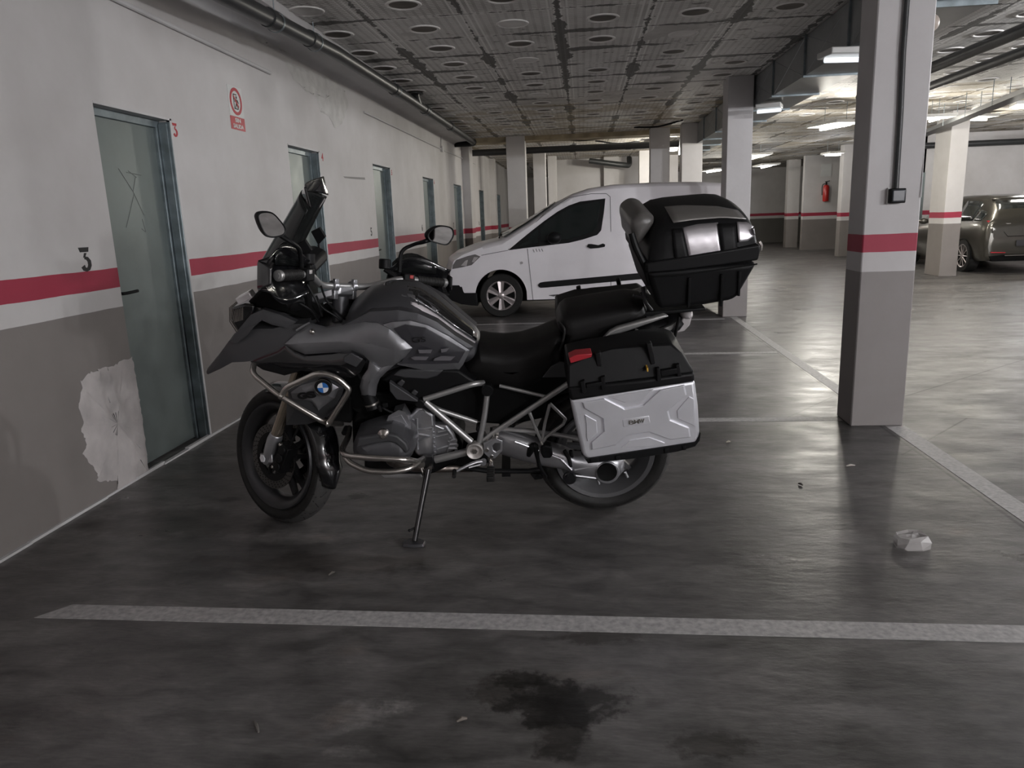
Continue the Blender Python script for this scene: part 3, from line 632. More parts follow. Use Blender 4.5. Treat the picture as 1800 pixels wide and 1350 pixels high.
for px, py, L_, an, c_, lb in ((1495, 820, .05, .2, (.45, .42, .38), 'pale cigarette end on the floor below the nearest column'), (451, 1280, .055, 2.2, (.12, .11, .10), 'small dry twig on the dark foreground floor'), (812, 1268, .03, .5, (.16, .14, .12), 'small dry leaf on the foreground floor'), (583, 1010, .03, 1, (.1, .09, .08), 'tiny leaf scrap in front of the side stand'), (1280, 778, .03, .4, (.4, .37, .3), 'tiny pale chip beside the bay line'), (1407, 853, .03, 2, (.08, .07, .06), 'tiny dark leaf scrap on the bay floor')):
    q = onZ(px, py); d = np.array([math.cos(an), math.sin(an), 0]); g = G(); g.tube([-d*L_/2, np.array([0, 0, .004]), d*L_/2], [.003, .006, .003], 6)
    o = g.build('floor_debris', mat('debris', c_, .8)); o.location = (q[0], q[1], .005); tag(o, lb, 'litter')
# ------------------------------------------------------------------ motorcycle (leaning on its side stand, bars turned right)
BR = np.array([.07, 3.40, 0.0]); BF = np.array([-1.437, 3.27, 0.0]); LEAN = math.radians(11)
BU = (BF-BR)/np.linalg.norm(BF-BR); lh = np.array([-BU[1], BU[0], 0])
BV = lh*math.cos(LEAN)-np.array([0, 0, 1])*math.sin(LEAN); BW = np.array([0, 0, 1])*math.cos(LEAN)+lh*math.sin(LEAN)
moto = tag(empty('motorcycle'), 'silver and black adventure motorcycle on its side stand with metal panniers and a top case', 'motorcycle')
moto.matrix_world = Matrix([[BU[0], BV[0], BW[0], BR[0]], [BU[1], BV[1], BW[1], BR[1]], [BU[2], BV[2], BW[2], BR[2]], [0, 0, 0, 1]])
BM = np.array([BU, BV, BW]); CO = BM@(np.array([0, 0, H])-BR)
def S(px, py, v=0.0):
    d = BM@ray(px, py); p = CO+d*((v-CO[1])/d[1]); p[1] = v; return p
def SP(px, py, p0, n):
    d = BM@ray(px, py); n = np.array(n, float); return CO+d*(((np.array(p0)-CO)@n)/(d@n))
def SS(pts, v=0.0): return [S(p[0], p[1], p[2] if len(p) > 2 else v) for p in pts]
Vx = np.array([0, 1.0, 0])
WB, TRL, RAKE, DEL = 1.507, .0996, math.radians(25.5), math.radians(39)
A0 = np.array([WB+TRL, 0, 0]); AXs = np.array([-math.sin(RAKE), 0, math.cos(RAKE)])
def st(p):
    q = np.array(p, float)-A0; k = AXs; a = -DEL
    return q*math.cos(a)+np.cross(k, q)*math.sin(a)+k*(k@q)*(1-math.cos(a))+A0
def std(d): return st(np.array(d)+A0)-A0
def steered(g): g.v = [tuple(st(p)) for p in g.v]; return g
def mirror(g): h = G(); h.v = [(x, -y, z) for x, y, z in g.v]; h.f = g.f; h.m = g.m; return h
def pillow(g, out, spine, bulge, thick, mi=0, n=90, ss=(0, .03, .09, .2, .4, .7, 1), pw=2.2, sgn=1):
    """panel with a rounded outer face: outline (3D points), spine points it swells toward"""
    P = dense(out, n); sp = [np.array(q, float) for q in spine]
    def near(p):
        best = None
        for a, b in (zip(sp[:-1], sp[1:]) if len(sp) > 1 else [(sp[0], sp[0])]):
            d = b-a; L = d@d; t = 0 if L < 1e-9 else max(0, min(1, ((p-a)@d)/L)); q = a+d*t
            if best is None or np.linalg.norm(p-q) < np.linalg.norm(p-best): best = q
        return best
    rows = [[p-Vx*thick*sgn for p in P]]
    for s_ in ss: rows.append([p+(near(p)-p)*s_+Vx*sgn*bulge*(1-(1-s_)**pw) for p in P])
    g.grid(rows, mi, closeu=True)
    o = len(g.v); 
    g.add([p-Vx*thick*sgn for p in P], [list(range(len(P)))], mi)
    return g
def slab(name, pts, v, thick, m, bevel=.004, parent=None, both=False, seg=2, smooth=35):
    P = SS(pts, v); r = []
    g = G(); g.ext(P, -Vx*thick); r.append(g.build(name, m, parent or moto, bevel=bevel, seg=seg, smooth=smooth))
    if both: r.append(mirror(g).build(name, m, parent or moto, bevel=bevel, seg=seg, smooth=smooth))
    return r[0] if not both else r
M_sil = mat('titan_silver_paint', (.20, .20, .21), .38, .65, coat=.35, var=.03)
M_dgr = mat('dark_grey_paint', (.055, .055, .06), .42, .35, coat=.15, var=.04)
M_matt = mat('matt_grey_panel', (.050, .050, .053), .5, .15, var=.05)
M_lite = mat('light_stripe', (.62, .58, .60), .4, .2)
M_alu = mat('cast_aluminium', (.46, .46, .48), .36, .85, bump=.04, bscale=60, var=.08, vscale=15)
M_steel = mat('brushed_steel', (.52, .49, .46), .24, .95, var=.08, vscale=30)
M_frame = mat('frame_silver', (.40, .395, .39), .38, .7, var=.06)
M_case = mat('pannier_aluminium', (.76, .76, .80), .40, .6, var=.05, vscale=8, bump=.02, bscale=30)
M_seat = mat('seat_vinyl', (.006, .0055, .0055), .48, spec=.25, bump=.1, bscale=400)
M_head = mat('engine_grey', (.10, .10, .107), .38, .5, coat=.1, var=.05)
M_fork = mat('fork_bronze', (.42, .36, .29), .25, .9)
M_smoke = mat('smoked_screen', (.012, .013, .013), .16, alpha=.88, spec=.35)
M_red = mat('reflector_red', (.36, .02, .03), .35); M_redb = mat('switch_red', (.4, .03, .03), .4)
M_mirr = mat('mirror_glass', (.85, .85, .85), .03, 1.0); M_blue = mat('badge_blue', (.03, .14, .42), .3, coat=.5); M_badw = mat('badge_white', (.7, .7, .72), .3, coat=.5)
M_rim = mat('wheel_grey', (.045, .045, .048), .35, .6, coat=.2); M_riml = mat('machined_rim', (.5, .5, .52), .3, .8)
M_amb = mat('amber_clear', (.5, .3, .15), .2); M_clear = mat('clear_lens', (.55, .52, .52), .15, .3, coat=.5); M_yel = mat('yellow_tag', (.6, .35, .05), .5)

def tyre(c, R, W, rimR, name, parent, f, N=30):
    """f maps wheel-plane coordinates into the motorcycle frame"""
    g = G(); prof = []
    for k in range(-8, 9):
        a = k/8*1.35; prof.append((R-.42*W*(1-math.cos(a))/(1-math.cos(1.35))*.78, W/2*math.sin(a)/math.sin(1.35)))
    prof += [(rimR+.028, W/2*.96), (rimR+.008, W/2*.80), (rimR-.004, W/2*.66)]; prof = [(rimR-.004, -W/2*.66), (rimR+.008, -W/2*.80), (rimR+.028, -W/2*.96)]+prof
    g.lathe(prof+[(rimR-.012, 0)], (0, 0, 0), (0, 1, 0), 72, 0, closed=True)
    m_ = len(prof)+1
    for fi in range(len(g.f)):
        if 5 <= fi % m_ <= 16: g.m[fi] = 2
    def surf(a, t, up=.0008):
        al = t*1.35; r = R-.42*W*(1-math.cos(al))/(1-math.cos(1.35))*.78+up; return np.array([r*math.cos(a), W/2*math.sin(al)/math.sin(1.35), r*math.sin(a)])
    for k in range(N):
        a = 2*math.pi*k/N; s_ = 1 if k % 2 else -1
        for pts in ([(0, .05), (.09, .28), (.12, .62)], [(.12, -.12), (.05, -.36), (-.01, -.66)], [(.06, .72), (.10, .9)]):
            P = [surf(a+x*.9, y*s_) for x, y in pts]; Q = [surf(a+x*.9+.016, y*s_) for x, y in pts]
            for i in range(len(P)-1): g.add([P[i], P[i+1], Q[i+1], Q[i]], [(0, 1, 2, 3)], 1)
    g.v = [tuple(f(np.array(p)+c)) for p in g.v]
    return g.build(name, [M_rub, M_rubd, M_tread], parent, smooth=50, merge=False)
def wheel(c, rimR, W, name, f, hubw, nsp=5, m=None):
    g = G(); w = W*.40
    g.lathe([(rimR+.004, -w-.012), (rimR+.010, -w-.004), (rimR-.006, -w+.004), (rimR-.028, -w*.5), (rimR-.034, 0), (rimR-.028, w*.5), (rimR-.006, w-.004), (rimR+.010, w+.004), (rimR+.004, w+.012), (rimR-.014, w+.008), (rimR-.044, w*.5), (rimR-.052, 0), (rimR-.044, -w*.5), (rimR-.014, -w-.008)], (0, 0, 0), (0, 1, 0), 72, closed=True)
    g.lathe([(0, -hubw), (.035, -hubw), (.045, -hubw*.8), (.052, 0), (.045, hubw*.8), (.035, hubw), (0, hubw)], (0, 0, 0), (0, 1, 0), 32)
    for k in range(nsp):
        for s_ in (-1, 1):
            a = 2*math.pi*k/nsp+.3; b = a+s_*.20
            p0 = np.array([.04*math.cos(a+s_*.35), 0, .04*math.sin(a+s_*.35)]); p1 = np.array([(rimR-.04)*math.cos(b), 0, (rimR-.04)*math.sin(b)])
            d = (p1-p0); t = np.cross(d/np.linalg.norm(d), Vx)
            P = [p0-t*.013-Vx*.018, p0+t*.013-Vx*.018, p0+t*.013+Vx*.018, p0-t*.013+Vx*.018]; Q = [p1-t*.009-Vx*.012, p1+t*.009-Vx*.012, p1+t*.009+Vx*.012, p1-t*.009+Vx*.012]; g.prism(P, Q)
    g.v = [tuple(f(np.array(p)+c)) for p in g.v]
    return g.build(name, m or M_rim, moto, smooth=40, merge=False)
def discs(c, sgns, r, voff, f, parent, caliper_ang=None):
    for s_ in sgns:
        g = G(); g.lathe([(r, -.0025), (r, .0025), (r-.038, .0025), (r-.038, -.0025)], (0, s_*voff, 0), (0, 1, 0), 64, closed=True)
        for k in range(36):
            a = 2*math.pi*k/36
            for q in range(3): 
                rr = r-.008-.011*q; aa = a+q*.05
                g.cyl((rr*math.cos(aa), s_*voff-.0032, rr*math.sin(aa)), (0, 1, 0), .0032, .0064, 8, 1)
        g.lathe([(r-.036, -.004), (r-.036, .004), (r-.07, .004), (r-.07, -.004)], (0, s_*voff, 0), (0, 1, 0), 40, 1, closed=True)
        for k in range(5):
            a = 2*math.pi*k/5; p0 = np.array([.05*math.cos(a), s_*voff, .05*math.sin(a)]); p1 = np.array([(r-.06)*math.cos(a), s_*voff, (r-.06)*math.sin(a)]); g.tube([p0, p1], .009, 6, 1)
        g.v = [tuple(f(np.array(p)+c)) for p in g.v]
        g.build('brake_disc', [mat('disc_steel', (.13, .125, .12), .3, .9), M_blk], parent, smooth=40, merge=False)
# wheels
idn = lambda p: p
RR, FR = .320, .325
cR = np.array([0, 0, RR]); cF = np.array([WB, 0, FR])
rw = wheel(cR, .222, .17, 'rear_wheel', idn, .07, m=mat('rear_wheel_grey', (.15, .15, .155), .35, .6)); tyre(cR, RR, .168, .225, 'tyre', rw, idn)
g = G(); g.lathe([(.224, .066), (.224, .072), (.217, .072), (.215, .066)], tuple(cR), (0, 1, 0), 72, closed=True); g.lathe([(.205, .052), (.205, .057), (.200, .057), (.200, .052)], tuple(cR), (0, 1, 0), 72, closed=True); g.build('rim_edge', M_riml, rw)
discs(cR, (-1,), .138, .06, idn, rw)
fw_ = wheel(cF, .245, .12, 'front_wheel', st, .07); tyre(cF, FR, .122, .247, 'tyre', fw_, st, 34)
discs(cF, (-1, 1), .152, .065, st, fw_)
g = G(); g.lathe([(.254, .049), (.254, .053), (.248, .053), (.246, .049)], tuple(cF), (0, 1, 0), 72, closed=True); steered(g).build('rim_edge', M_head, fw_)
# front fender
g = G(); rows = []
for k in range(25):
    a = math.radians(78+k*(196-78)/24); r = FR+.022+(.014 if k > 20 else 0); wd_ = .078-.012*abs(k-12)/12
    if k > 21: wd_ *= 1-.16*(k-21)
    row = []
    for j in range(-6, 7):
        t = j/6*1.25; rr = r-.06*(1-math.cos(t))*1.1; row.append(cF+np.array([rr*math.cos(a), wd_*math.sin(t)/math.sin(1.25), rr*math.sin(a)]))
    rows.append(row)
g.grid(rows); steered(g).build('front_fender', M_gloss, moto, solid=.004, smooth=50)
# forks (telelever sliders), calipers
ax_up = AXs
for s_ in (1, -1):
    base = cF+np.array([-.008, s_*.098, 0]); 
    lo = base+ax_up*.05-np.array([0, 0, .0]); hi = base+ax_up*.68
    g = G(); g.tube([lo+ax_up*.08, base+ax_up*.56], .026, 20); fk = steered(g).build('fork_leg', M_fork, moto)
    g = G(); g.tube([base+ax_up*.52, hi], .020, 16); steered(g).build('upper_tube', M_blk, fk)
    g = G(); g.tube([base-ax_up*.03, base+ax_up*.0, base+ax_up*.05, base+ax_up*.10, base+ax_up*.135], [.020, .026, .031, .034, .029], 20)
    g.obox(cF+np.array([-.01, s_*.098, .0]), (.085, 0, -.012), (0, .03, 0), (.006, 0, .04)); steered(g).build('fork_foot', M_alu, fk, bevel=.003)
    g = G(); g.cyl(cF+np.array([0, s_*.085, 0]), (0, s_, 0), .019, .042, 6); steered(g).build('axle_nut', M_badw if s_ > 0 else M_alu, fk, bevel=.002)
    # radial caliper behind the leg
    g = G(); cc = cF+np.array([-.115, s_*.085, .02]); d1 = np.array([-.42, 0, .9]); d1 /= np.linalg.norm(d1); d2 = np.array([d1[2], 0, -d1[0]])
    g.obox(cc, d1*.135, (0, .062, 0), d2*.062); 
    for q in (-.045, .0, .045): g.cyl(cc+d1*q+np.array([0, s_*.028, 0]), (0, s_, 0), .021, .012, 20)
    for q in (-.062, .062): g.cyl(cc+d1*q+d2*.02+np.array([0, s_*.03, 0]), (0, s_, 0), .008, .012, 10, 1)
    steered(g).build('brake_caliper', [M_blk, M_steel], moto, bevel=.005)
    g = G(); g.tube([cc+d1*.05, cc+d1*.18+np.array([-.02, 0, .02]), base+ax_up*.38+np.array([-.05, 0, 0]), base+ax_up*.62], .005, 8, smooth=5); steered(g).build('brake_hose', M_blk, moto)

# tank and central body, lofted along the bike
topc = SS([(517, 592), (544, 572), (580, 566), (612, 556), (622, 528), (650, 507), (675, 499), (702, 496), (733, 499), (765, 520), (800, 549), (822, 567), (841, 582), (848, 600)], 0)
lowc = SS([(500, 606), (544, 622), (600, 628), (640, 650), (670, 660), (700, 650), (740, 648), (808, 651), (848, 655)], .2)
us = np.linspace(topc[-1][0]+.005, topc[0][0]-.01, 34)
tu = [p[0] for p in topc][::-1]; tw = [p[2] for p in topc][::-1]; lu = [p[0] for p in lowc][::-1]; lw = [p[2] for p in lowc][::-1]
u0, u1 = us[0], us[-1]
g = G(); rows = []
for u in us:
    t = (u-u0)/(u1-u0); top = float(np.interp(u, tu, tw)); low = float(np.interp(u, lu, lw))
    hw = float(np.interp(t, [0, .08, .3, .55, .8, 1], [.10, .135, .20, .225, .21, .17])); sh = float(np.interp(t, [0, .3, .5, .62, .8, 1], [.7, .62, .55, .5, .6, .7]))
    row = []
    for a in np.linspace(-1, 1, 25):
        s_ = abs(a); sg = 1 if a > 0 else -1
        if s_ < .6:
            q = s_/.6*math.pi/2; v = hw*math.sin(q)**(.9); w = top-(1-math.cos(q))**1.1*(top-low)*sh
        else:
            q = (s_-.6)/.4; v = hw*(1-.22*q*q); w = (top-(top-low)*sh)*(1-q)+low*q
        row.append((u, sg*v, w))
    rows.append(row)
g.grid(rows); g.add(rows[0], [list(range(25))]); g.add(rows[-1], [list(range(25))]); n25 = 25
g.build('fuel_tank', M_dgr, moto, smooth=50)
def onTank(px, py, lift=.0):
    """point of the tank skin seen at a pixel, found by marching along the ray"""
    d = BM@ray(px, py); d = d/np.linalg.norm(d); best = None
    for k in range(900):
        p = CO+d*(2.6+.0015*k); u = p[0]; t = (u-u0)/(u1-u0)
        if not 0 <= t <= 1: continue
        top = float(np.interp(u, tu, tw)); low = float(np.interp(u, lu, lw))
        hw = float(np.interp(t, [0, .08, .3, .55, .8, 1], [.10, .135, .20, .225, .21, .17])); sh = float(np.interp(t, [0, .3, .5, .62, .8, 1], [.7, .62, .55, .5, .6, .7]))
        if p[2] > top: continue
        f = min(1, max(0, (top-p[2])/max(1e-4, (top-low)*sh)));
        vv = hw*math.sin(math.acos(max(-1, 1-f**(1/1.1)))) if f < 1 else hw*(1-.22*min(1, (top-(top-low)*sh-p[2])/max(1e-4, top-(top-low)*sh-low))**2)
        if p[1] <= vv: best = p; break
    return best-d*lift if best is not None else S(px, py, .05)
def skin_strip(name, A, B, m, lift=.004, thick=.006, k=14, parent=None):
    """band between two pixel polylines, laid on the tank skin"""
    def rs(P):
        P = [np.array(p, float) for p in P]; L = [0]
        for i in range(1, len(P)): L.append(L[-1]+np.linalg.norm(P[i]-P[i-1]))
        return [np.array([np.interp(x, L, [p[c] for p in P]) for c in (0, 1)]) for x in np.linspace(0, L[-1], k)]
    a, b = rs(A), rs(B); g = G(); rows = []
    for j in range(5): rows.append([onTank(*(a[i]+(b[i]-a[i])*j/4), lift) for i in range(k)])
    g.grid(rows); return g.build(name, m, parent or moto, solid=thick, smooth=50)
# light stripe and flank bands on the tank
skin_strip('stripe', [(722, 529), (740, 536), (765, 551), (800, 577), (836, 601)], [(722, 534), (738, 543), (759, 560), (794, 587), (830, 608)], M_lite)
skin_strip('tank_top_panel', [(716, 502), (740, 506), (775, 530), (810, 560), (838, 582)], [(722, 526), (742, 533), (768, 549), (802, 575), (838, 598)], M_gloss)
skin_strip('tank_trim', [(706, 515), (725, 517), (748, 529), (772, 545)], [(706, 520), (722, 522), (744, 534), (768, 550)], M_sil)
# filler cap
fc = S(700, 505, 0); cp = G(); cax = np.array([-.18, .12, 1]); cax /= np.linalg.norm(cax)
cp.cyl(fc-cax*.012, cax, .062, .022, 32, bev=.005); cp.lathe([(.05, .0), (.05, .004), (.042, .004), (.042, 0)], tuple(fc+cax*.010), tuple(cax), 32, 1, closed=True); cp.lathe([(.03, .0), (.03, .006), (0, .006)], tuple(fc+cax*.010), tuple(cax), 24)
cp.build('filler_cap', [M_gloss, M_dgr], moto, smooth=40)
# knee-side top black cover of the tank
def panel(name, pts, spine, bulge, thick, m, both=True, v=None, pw=2.2):
    out = SS(pts, v if v is not None else .22); sp = SS(spine, v if v is not None else .22)
    g = G(); pillow(g, out, sp, bulge, thick, pw=pw); r = g.build(name, m, moto, smooth=50)
    if both: mirror(g).build(name, m, moto, smooth=50)
    return r
# upper flank of the tank cover (dark) and lower flank (silver)
panel('tank_side_cover', [(545, 590, .17), (580, 580, .19), (617, 565, .205), (650, 548, .21), (700, 545, .21), (735, 551, .205), (768, 566, .195), (800, 590, .18), (833, 610, .155), (820, 626, .165), (806, 643, .175), (760, 650, .20), (705, 642, .225), (650, 640, .23), (600, 622, .22), (545, 612, .18)],
      [(600, 602, .21), (700, 600, .215), (780, 615, .19)], .018, .05, M_dgr)
panel('tank_flank', [(668, 572, .235), (690, 566, .235), (722, 564, .23), (752, 572, .222), (790, 592, .205), (826, 616, .18), (814, 641, .185), (806, 651, .185), (741, 650, .21), (699, 641, .235), (672, 610, .24)],
      [(705, 605, .235), (780, 618, .205)], .014, .03, M_sil)
dec = panel('decal_panel', [(692, 578, .252), (712, 571, .25), (748, 577, .242), (785, 598, .225), (818, 617, .202), (806, 638, .203), (760, 640, .222), (703, 639, .25), (722, 612, .252)], [(735, 605, .246), (780, 618, .225)], .004, .008, mat('decal_black', (.045, .044, .05), .22, .2, coat=.7), both=False)
def dec_shape(polys):
    g = G()
    for P in polys: g.ext([S(x, y, .262-.00042*(max(x, 735)-735)) for x, y in P], -Vx*.003)
    g.build('decal_letters', mat('decal_grey', (.12, .115, .125), .35, .2), dec, smooth=0)
dec_shape([[(735, 615), (760, 615), (757, 621), (737, 621)], [(727, 627), (754, 627), (749, 633), (728, 633), (722, 629)], [(764, 630), (775, 626), (800, 627), (792, 634), (762, 634)], [(775, 614), (790, 612), (785, 618), (776, 620)]])
text('GS', 'decal_letters', M_blk, S(736, 597, .262), (-1, 0, .04), (.06, 0, 1), .022, .001, dec, width=.055)
# big silver side fairing
FU = SS([(500, 605, .175), (516, 590, .17), (544, 570, .155), (570, 577, .18), (604, 571, .20), (640, 566, .225), (664, 568, .24), (684, 578, .25), (712, 600, .255), (725, 612, .255), (712, 628, .26), (694, 641, .262), (672, 648, .258), (655, 640, .256), (640, 625, .25), (618, 617, .235), (582, 620, .215), (536, 623, .20), (516, 615, .185)])
FL = SS([(652, 628, .215), (680, 622, .22), (698, 630, .24), (694, 641, .26), (680, 653, .258), (668, 665, .25), (662, 680, .245), (660, 696, .245), (648, 700, .245), (636, 697, .245), (632, 680, .25), (636, 664, .255), (646, 650, .26), (650, 634, .258)])
for out, sp, nm in ((FU, SS([(530, 600, .18), (600, 597, .215), (650, 600, .235), (695, 613, .25)]), 'side_fairing'), (FL, SS([(676, 634, .228), (666, 650, .245), (650, 668, .25), (648, 688, .248)]), 'fairing_leg')):
    g = G(); pillow(g, out, sp, .022, .02, n=110); g.build(nm, M_sil, moto, smooth=50); mirror(g).build(nm, M_sil, moto, smooth=50)
skf = G(); skf.tube([S(*p) for p in ((560, 592, .215), (600, 588, .235), (640, 586, .252), (664, 588, .268), (690, 602, .282), (706, 615, .285))], .0045, 8, smooth=4)
# intake duct (gloss black) below the fairing with its silver grille
panel('intake_duct', [(440, 636, .13), (470, 622, .15), (502, 607, .17), (520, 618, .18), (538, 625, .19), (585, 622, .21), (617, 620, .23), (634, 628, .25), (643, 636, .255), (634, 654, .25), (620, 664, .24), (590, 660, .225), (560, 655, .21), (530, 652, .19), (500, 660, .165), (462, 650, .14)], [(490, 635, .165), (600, 640, .225)], .012, .04, M_gloss)
slab('intake_mesh', [(604, 628), (617, 620.5), (638, 632), (626, 646), (604, 636)], .262, .012, M_matt, .003, both=True)
# beak and upper front panel
g = G(); rows = []
for (tx, ty), (lx, ly), vt, vl in [((363, 653), (366, 658), .015, .03), ((380, 631), (388, 648), .05, .075), ((402, 600), (408, 637), .075, .105), ((425, 585), (430, 636), .09, .125), ((450, 578), (456, 633), .10, .14), ((480, 578), (485, 618), .12, .16), ((512, 570), (503, 606), .13, .172), ((540, 569), (540, 590), .14, .16)]:
    T = S(tx, ty, vt); Lw = S(lx, ly, vl); row = [Lw-Vx*.01+np.array([0, 0, .004]), Lw, (T+Lw)/2+Vx*.008, T]
    row += [np.array([T[0], 0, T[2]+.008])]; full = row+[np.array([q[0], -q[1], q[2]]) for q in row[:-1][::-1]]; rows.append(full)
g.grid(rows, closeu=True); g.add(rows[0], [list(range(9))]); g.add(rows[-1], [list(range(9))]); g.build('beak', M_matt, moto, smooth=25, merge=False)
panel('nose_panel', [(404, 602, .10), (420, 578, .105), (440, 554, .11), (462, 544, .115), (492, 553, .12), (521, 566, .13), (504, 577, .135), (478, 571, .13), (460, 563, .125), (446, 575, .125), (436, 588, .12), (416, 604, .11)], [(440, 574, .11), (470, 558, .12)], .006, .03, M_matt)
# headlight and its guard
g = G(); P = [(407, 541), (430, 534), (448, 536), (446, 556), (428, 582), (419, 586), (407, 566)]
a = SS(P, .10); b = SS(P, -.10)
g.prism(a, [np.array([q[0], -.10, q[2]]) for q in a]); hl = g.build('headlight', M_gloss, moto, bevel=.01)
g = G()
for k in range(7):
    t = k/6; p0 = S(409+t*18, 546-t*6, .103); p1 = S(413+t*14, 560-t*4+6, .103); g.obox((p0+p1)/2, (p1-p0), (0, .01, 0), (.004, 0, .002))
for v in np.linspace(-.09, .09, 13): p0 = S(406, 541, .1); p1 = S(407, 566, .1); p2 = S(419, 587, .1); g.tube([(p0[0]+.01, v, p0[2]), (p1[0]+.012, v, p1[2]), (p2[0]+.008, v, p2[2])], .0022, 5)
g.build('guard_grille', M_steel, hl, smooth=0)
# nose silver edge of the beak joint
g = G(); g.tube([S(521, 581, .168), S(533, 573, .166), S(545, 567, .16)], .005, 6); g.build('trim_edge', M_sil, moto)
g = G(); g.sphere(S(549, 583, .195), (.012, .012, .012)); g.build('fairing_screw', M_steel, moto)
# instrument carrier, black inner structures behind the screen
slab('cockpit_frame', [(428, 540), (445, 520), (470, 500), (500, 470), (520, 462), (540, 475), (543, 500), (546, 535), (560, 560), (545, 566), (500, 552), (462, 543)], .075, .15, M_blkd, .012)
slab('instrument_binnacle', [(498, 460), (530, 452), (552, 462), (556, 480), (530, 492), (500, 486)], .11, .22, M_blk, .012)
# screen: curved smoked sheet, plus the dark flip visor at the top
def screen(C0, C1, E0, E1, name, m, v, kx=2.0, th=.004):
    g = G(); rows = []
    for k in range(13):
        t = k/12; c = S(C0[0]+(C1[0]-C0[0])*t, C0[1]+(C1[1]-C0[1])*t, 0); e = S(E0[0]+(E1[0]-E0[0])*t, E0[1]+(E1[1]-E0[1])*t, -v)
        row = []
        for j in range(-8, 9):
            s_ = abs(j)/8; q = c+(e-c)*(s_**kx); row.append((q[0], v*j/8, q[2]))
        rows.append(row)
    g.grid(rows); return g.build(name, m, moto, solid=th, smooth=60)
sc_ = screen((459, 459), (531, 334), (522, 450), (574, 345), 'windscreen', M_smoke, .165)
screen((531, 337), (540, 320), (576, 343), (567, 310), 'screen_visor', M_gloss, .15, 2.0, .006)
g = G(); e0 = S(545, 388, -.157); e1 = S(571, 349, -.157); g.tube([e0, e1], .004, 6); g.build('screen_edge', M_clear, sc_)
for s_ in (1, -1):
    a = S(536, 422, .13); b = S(548, 440, .13); c_ = S(534, 455, .13); d = S(520, 430, .13); g = G(); P = [a, b, c_, d]; P = [np.array([p[0], s_*.13, p[2]]) for p in P]; g.ext(P, -Vx*.02*s_)
    g.tube([np.array([c_[0], s_*.12, c_[2]]), np.array([S(541, 480, .12)[0], s_*.12, S(541, 480, .12)[2]])], .006); g.build('screen_bracket', M_blk, moto, bevel=.003)
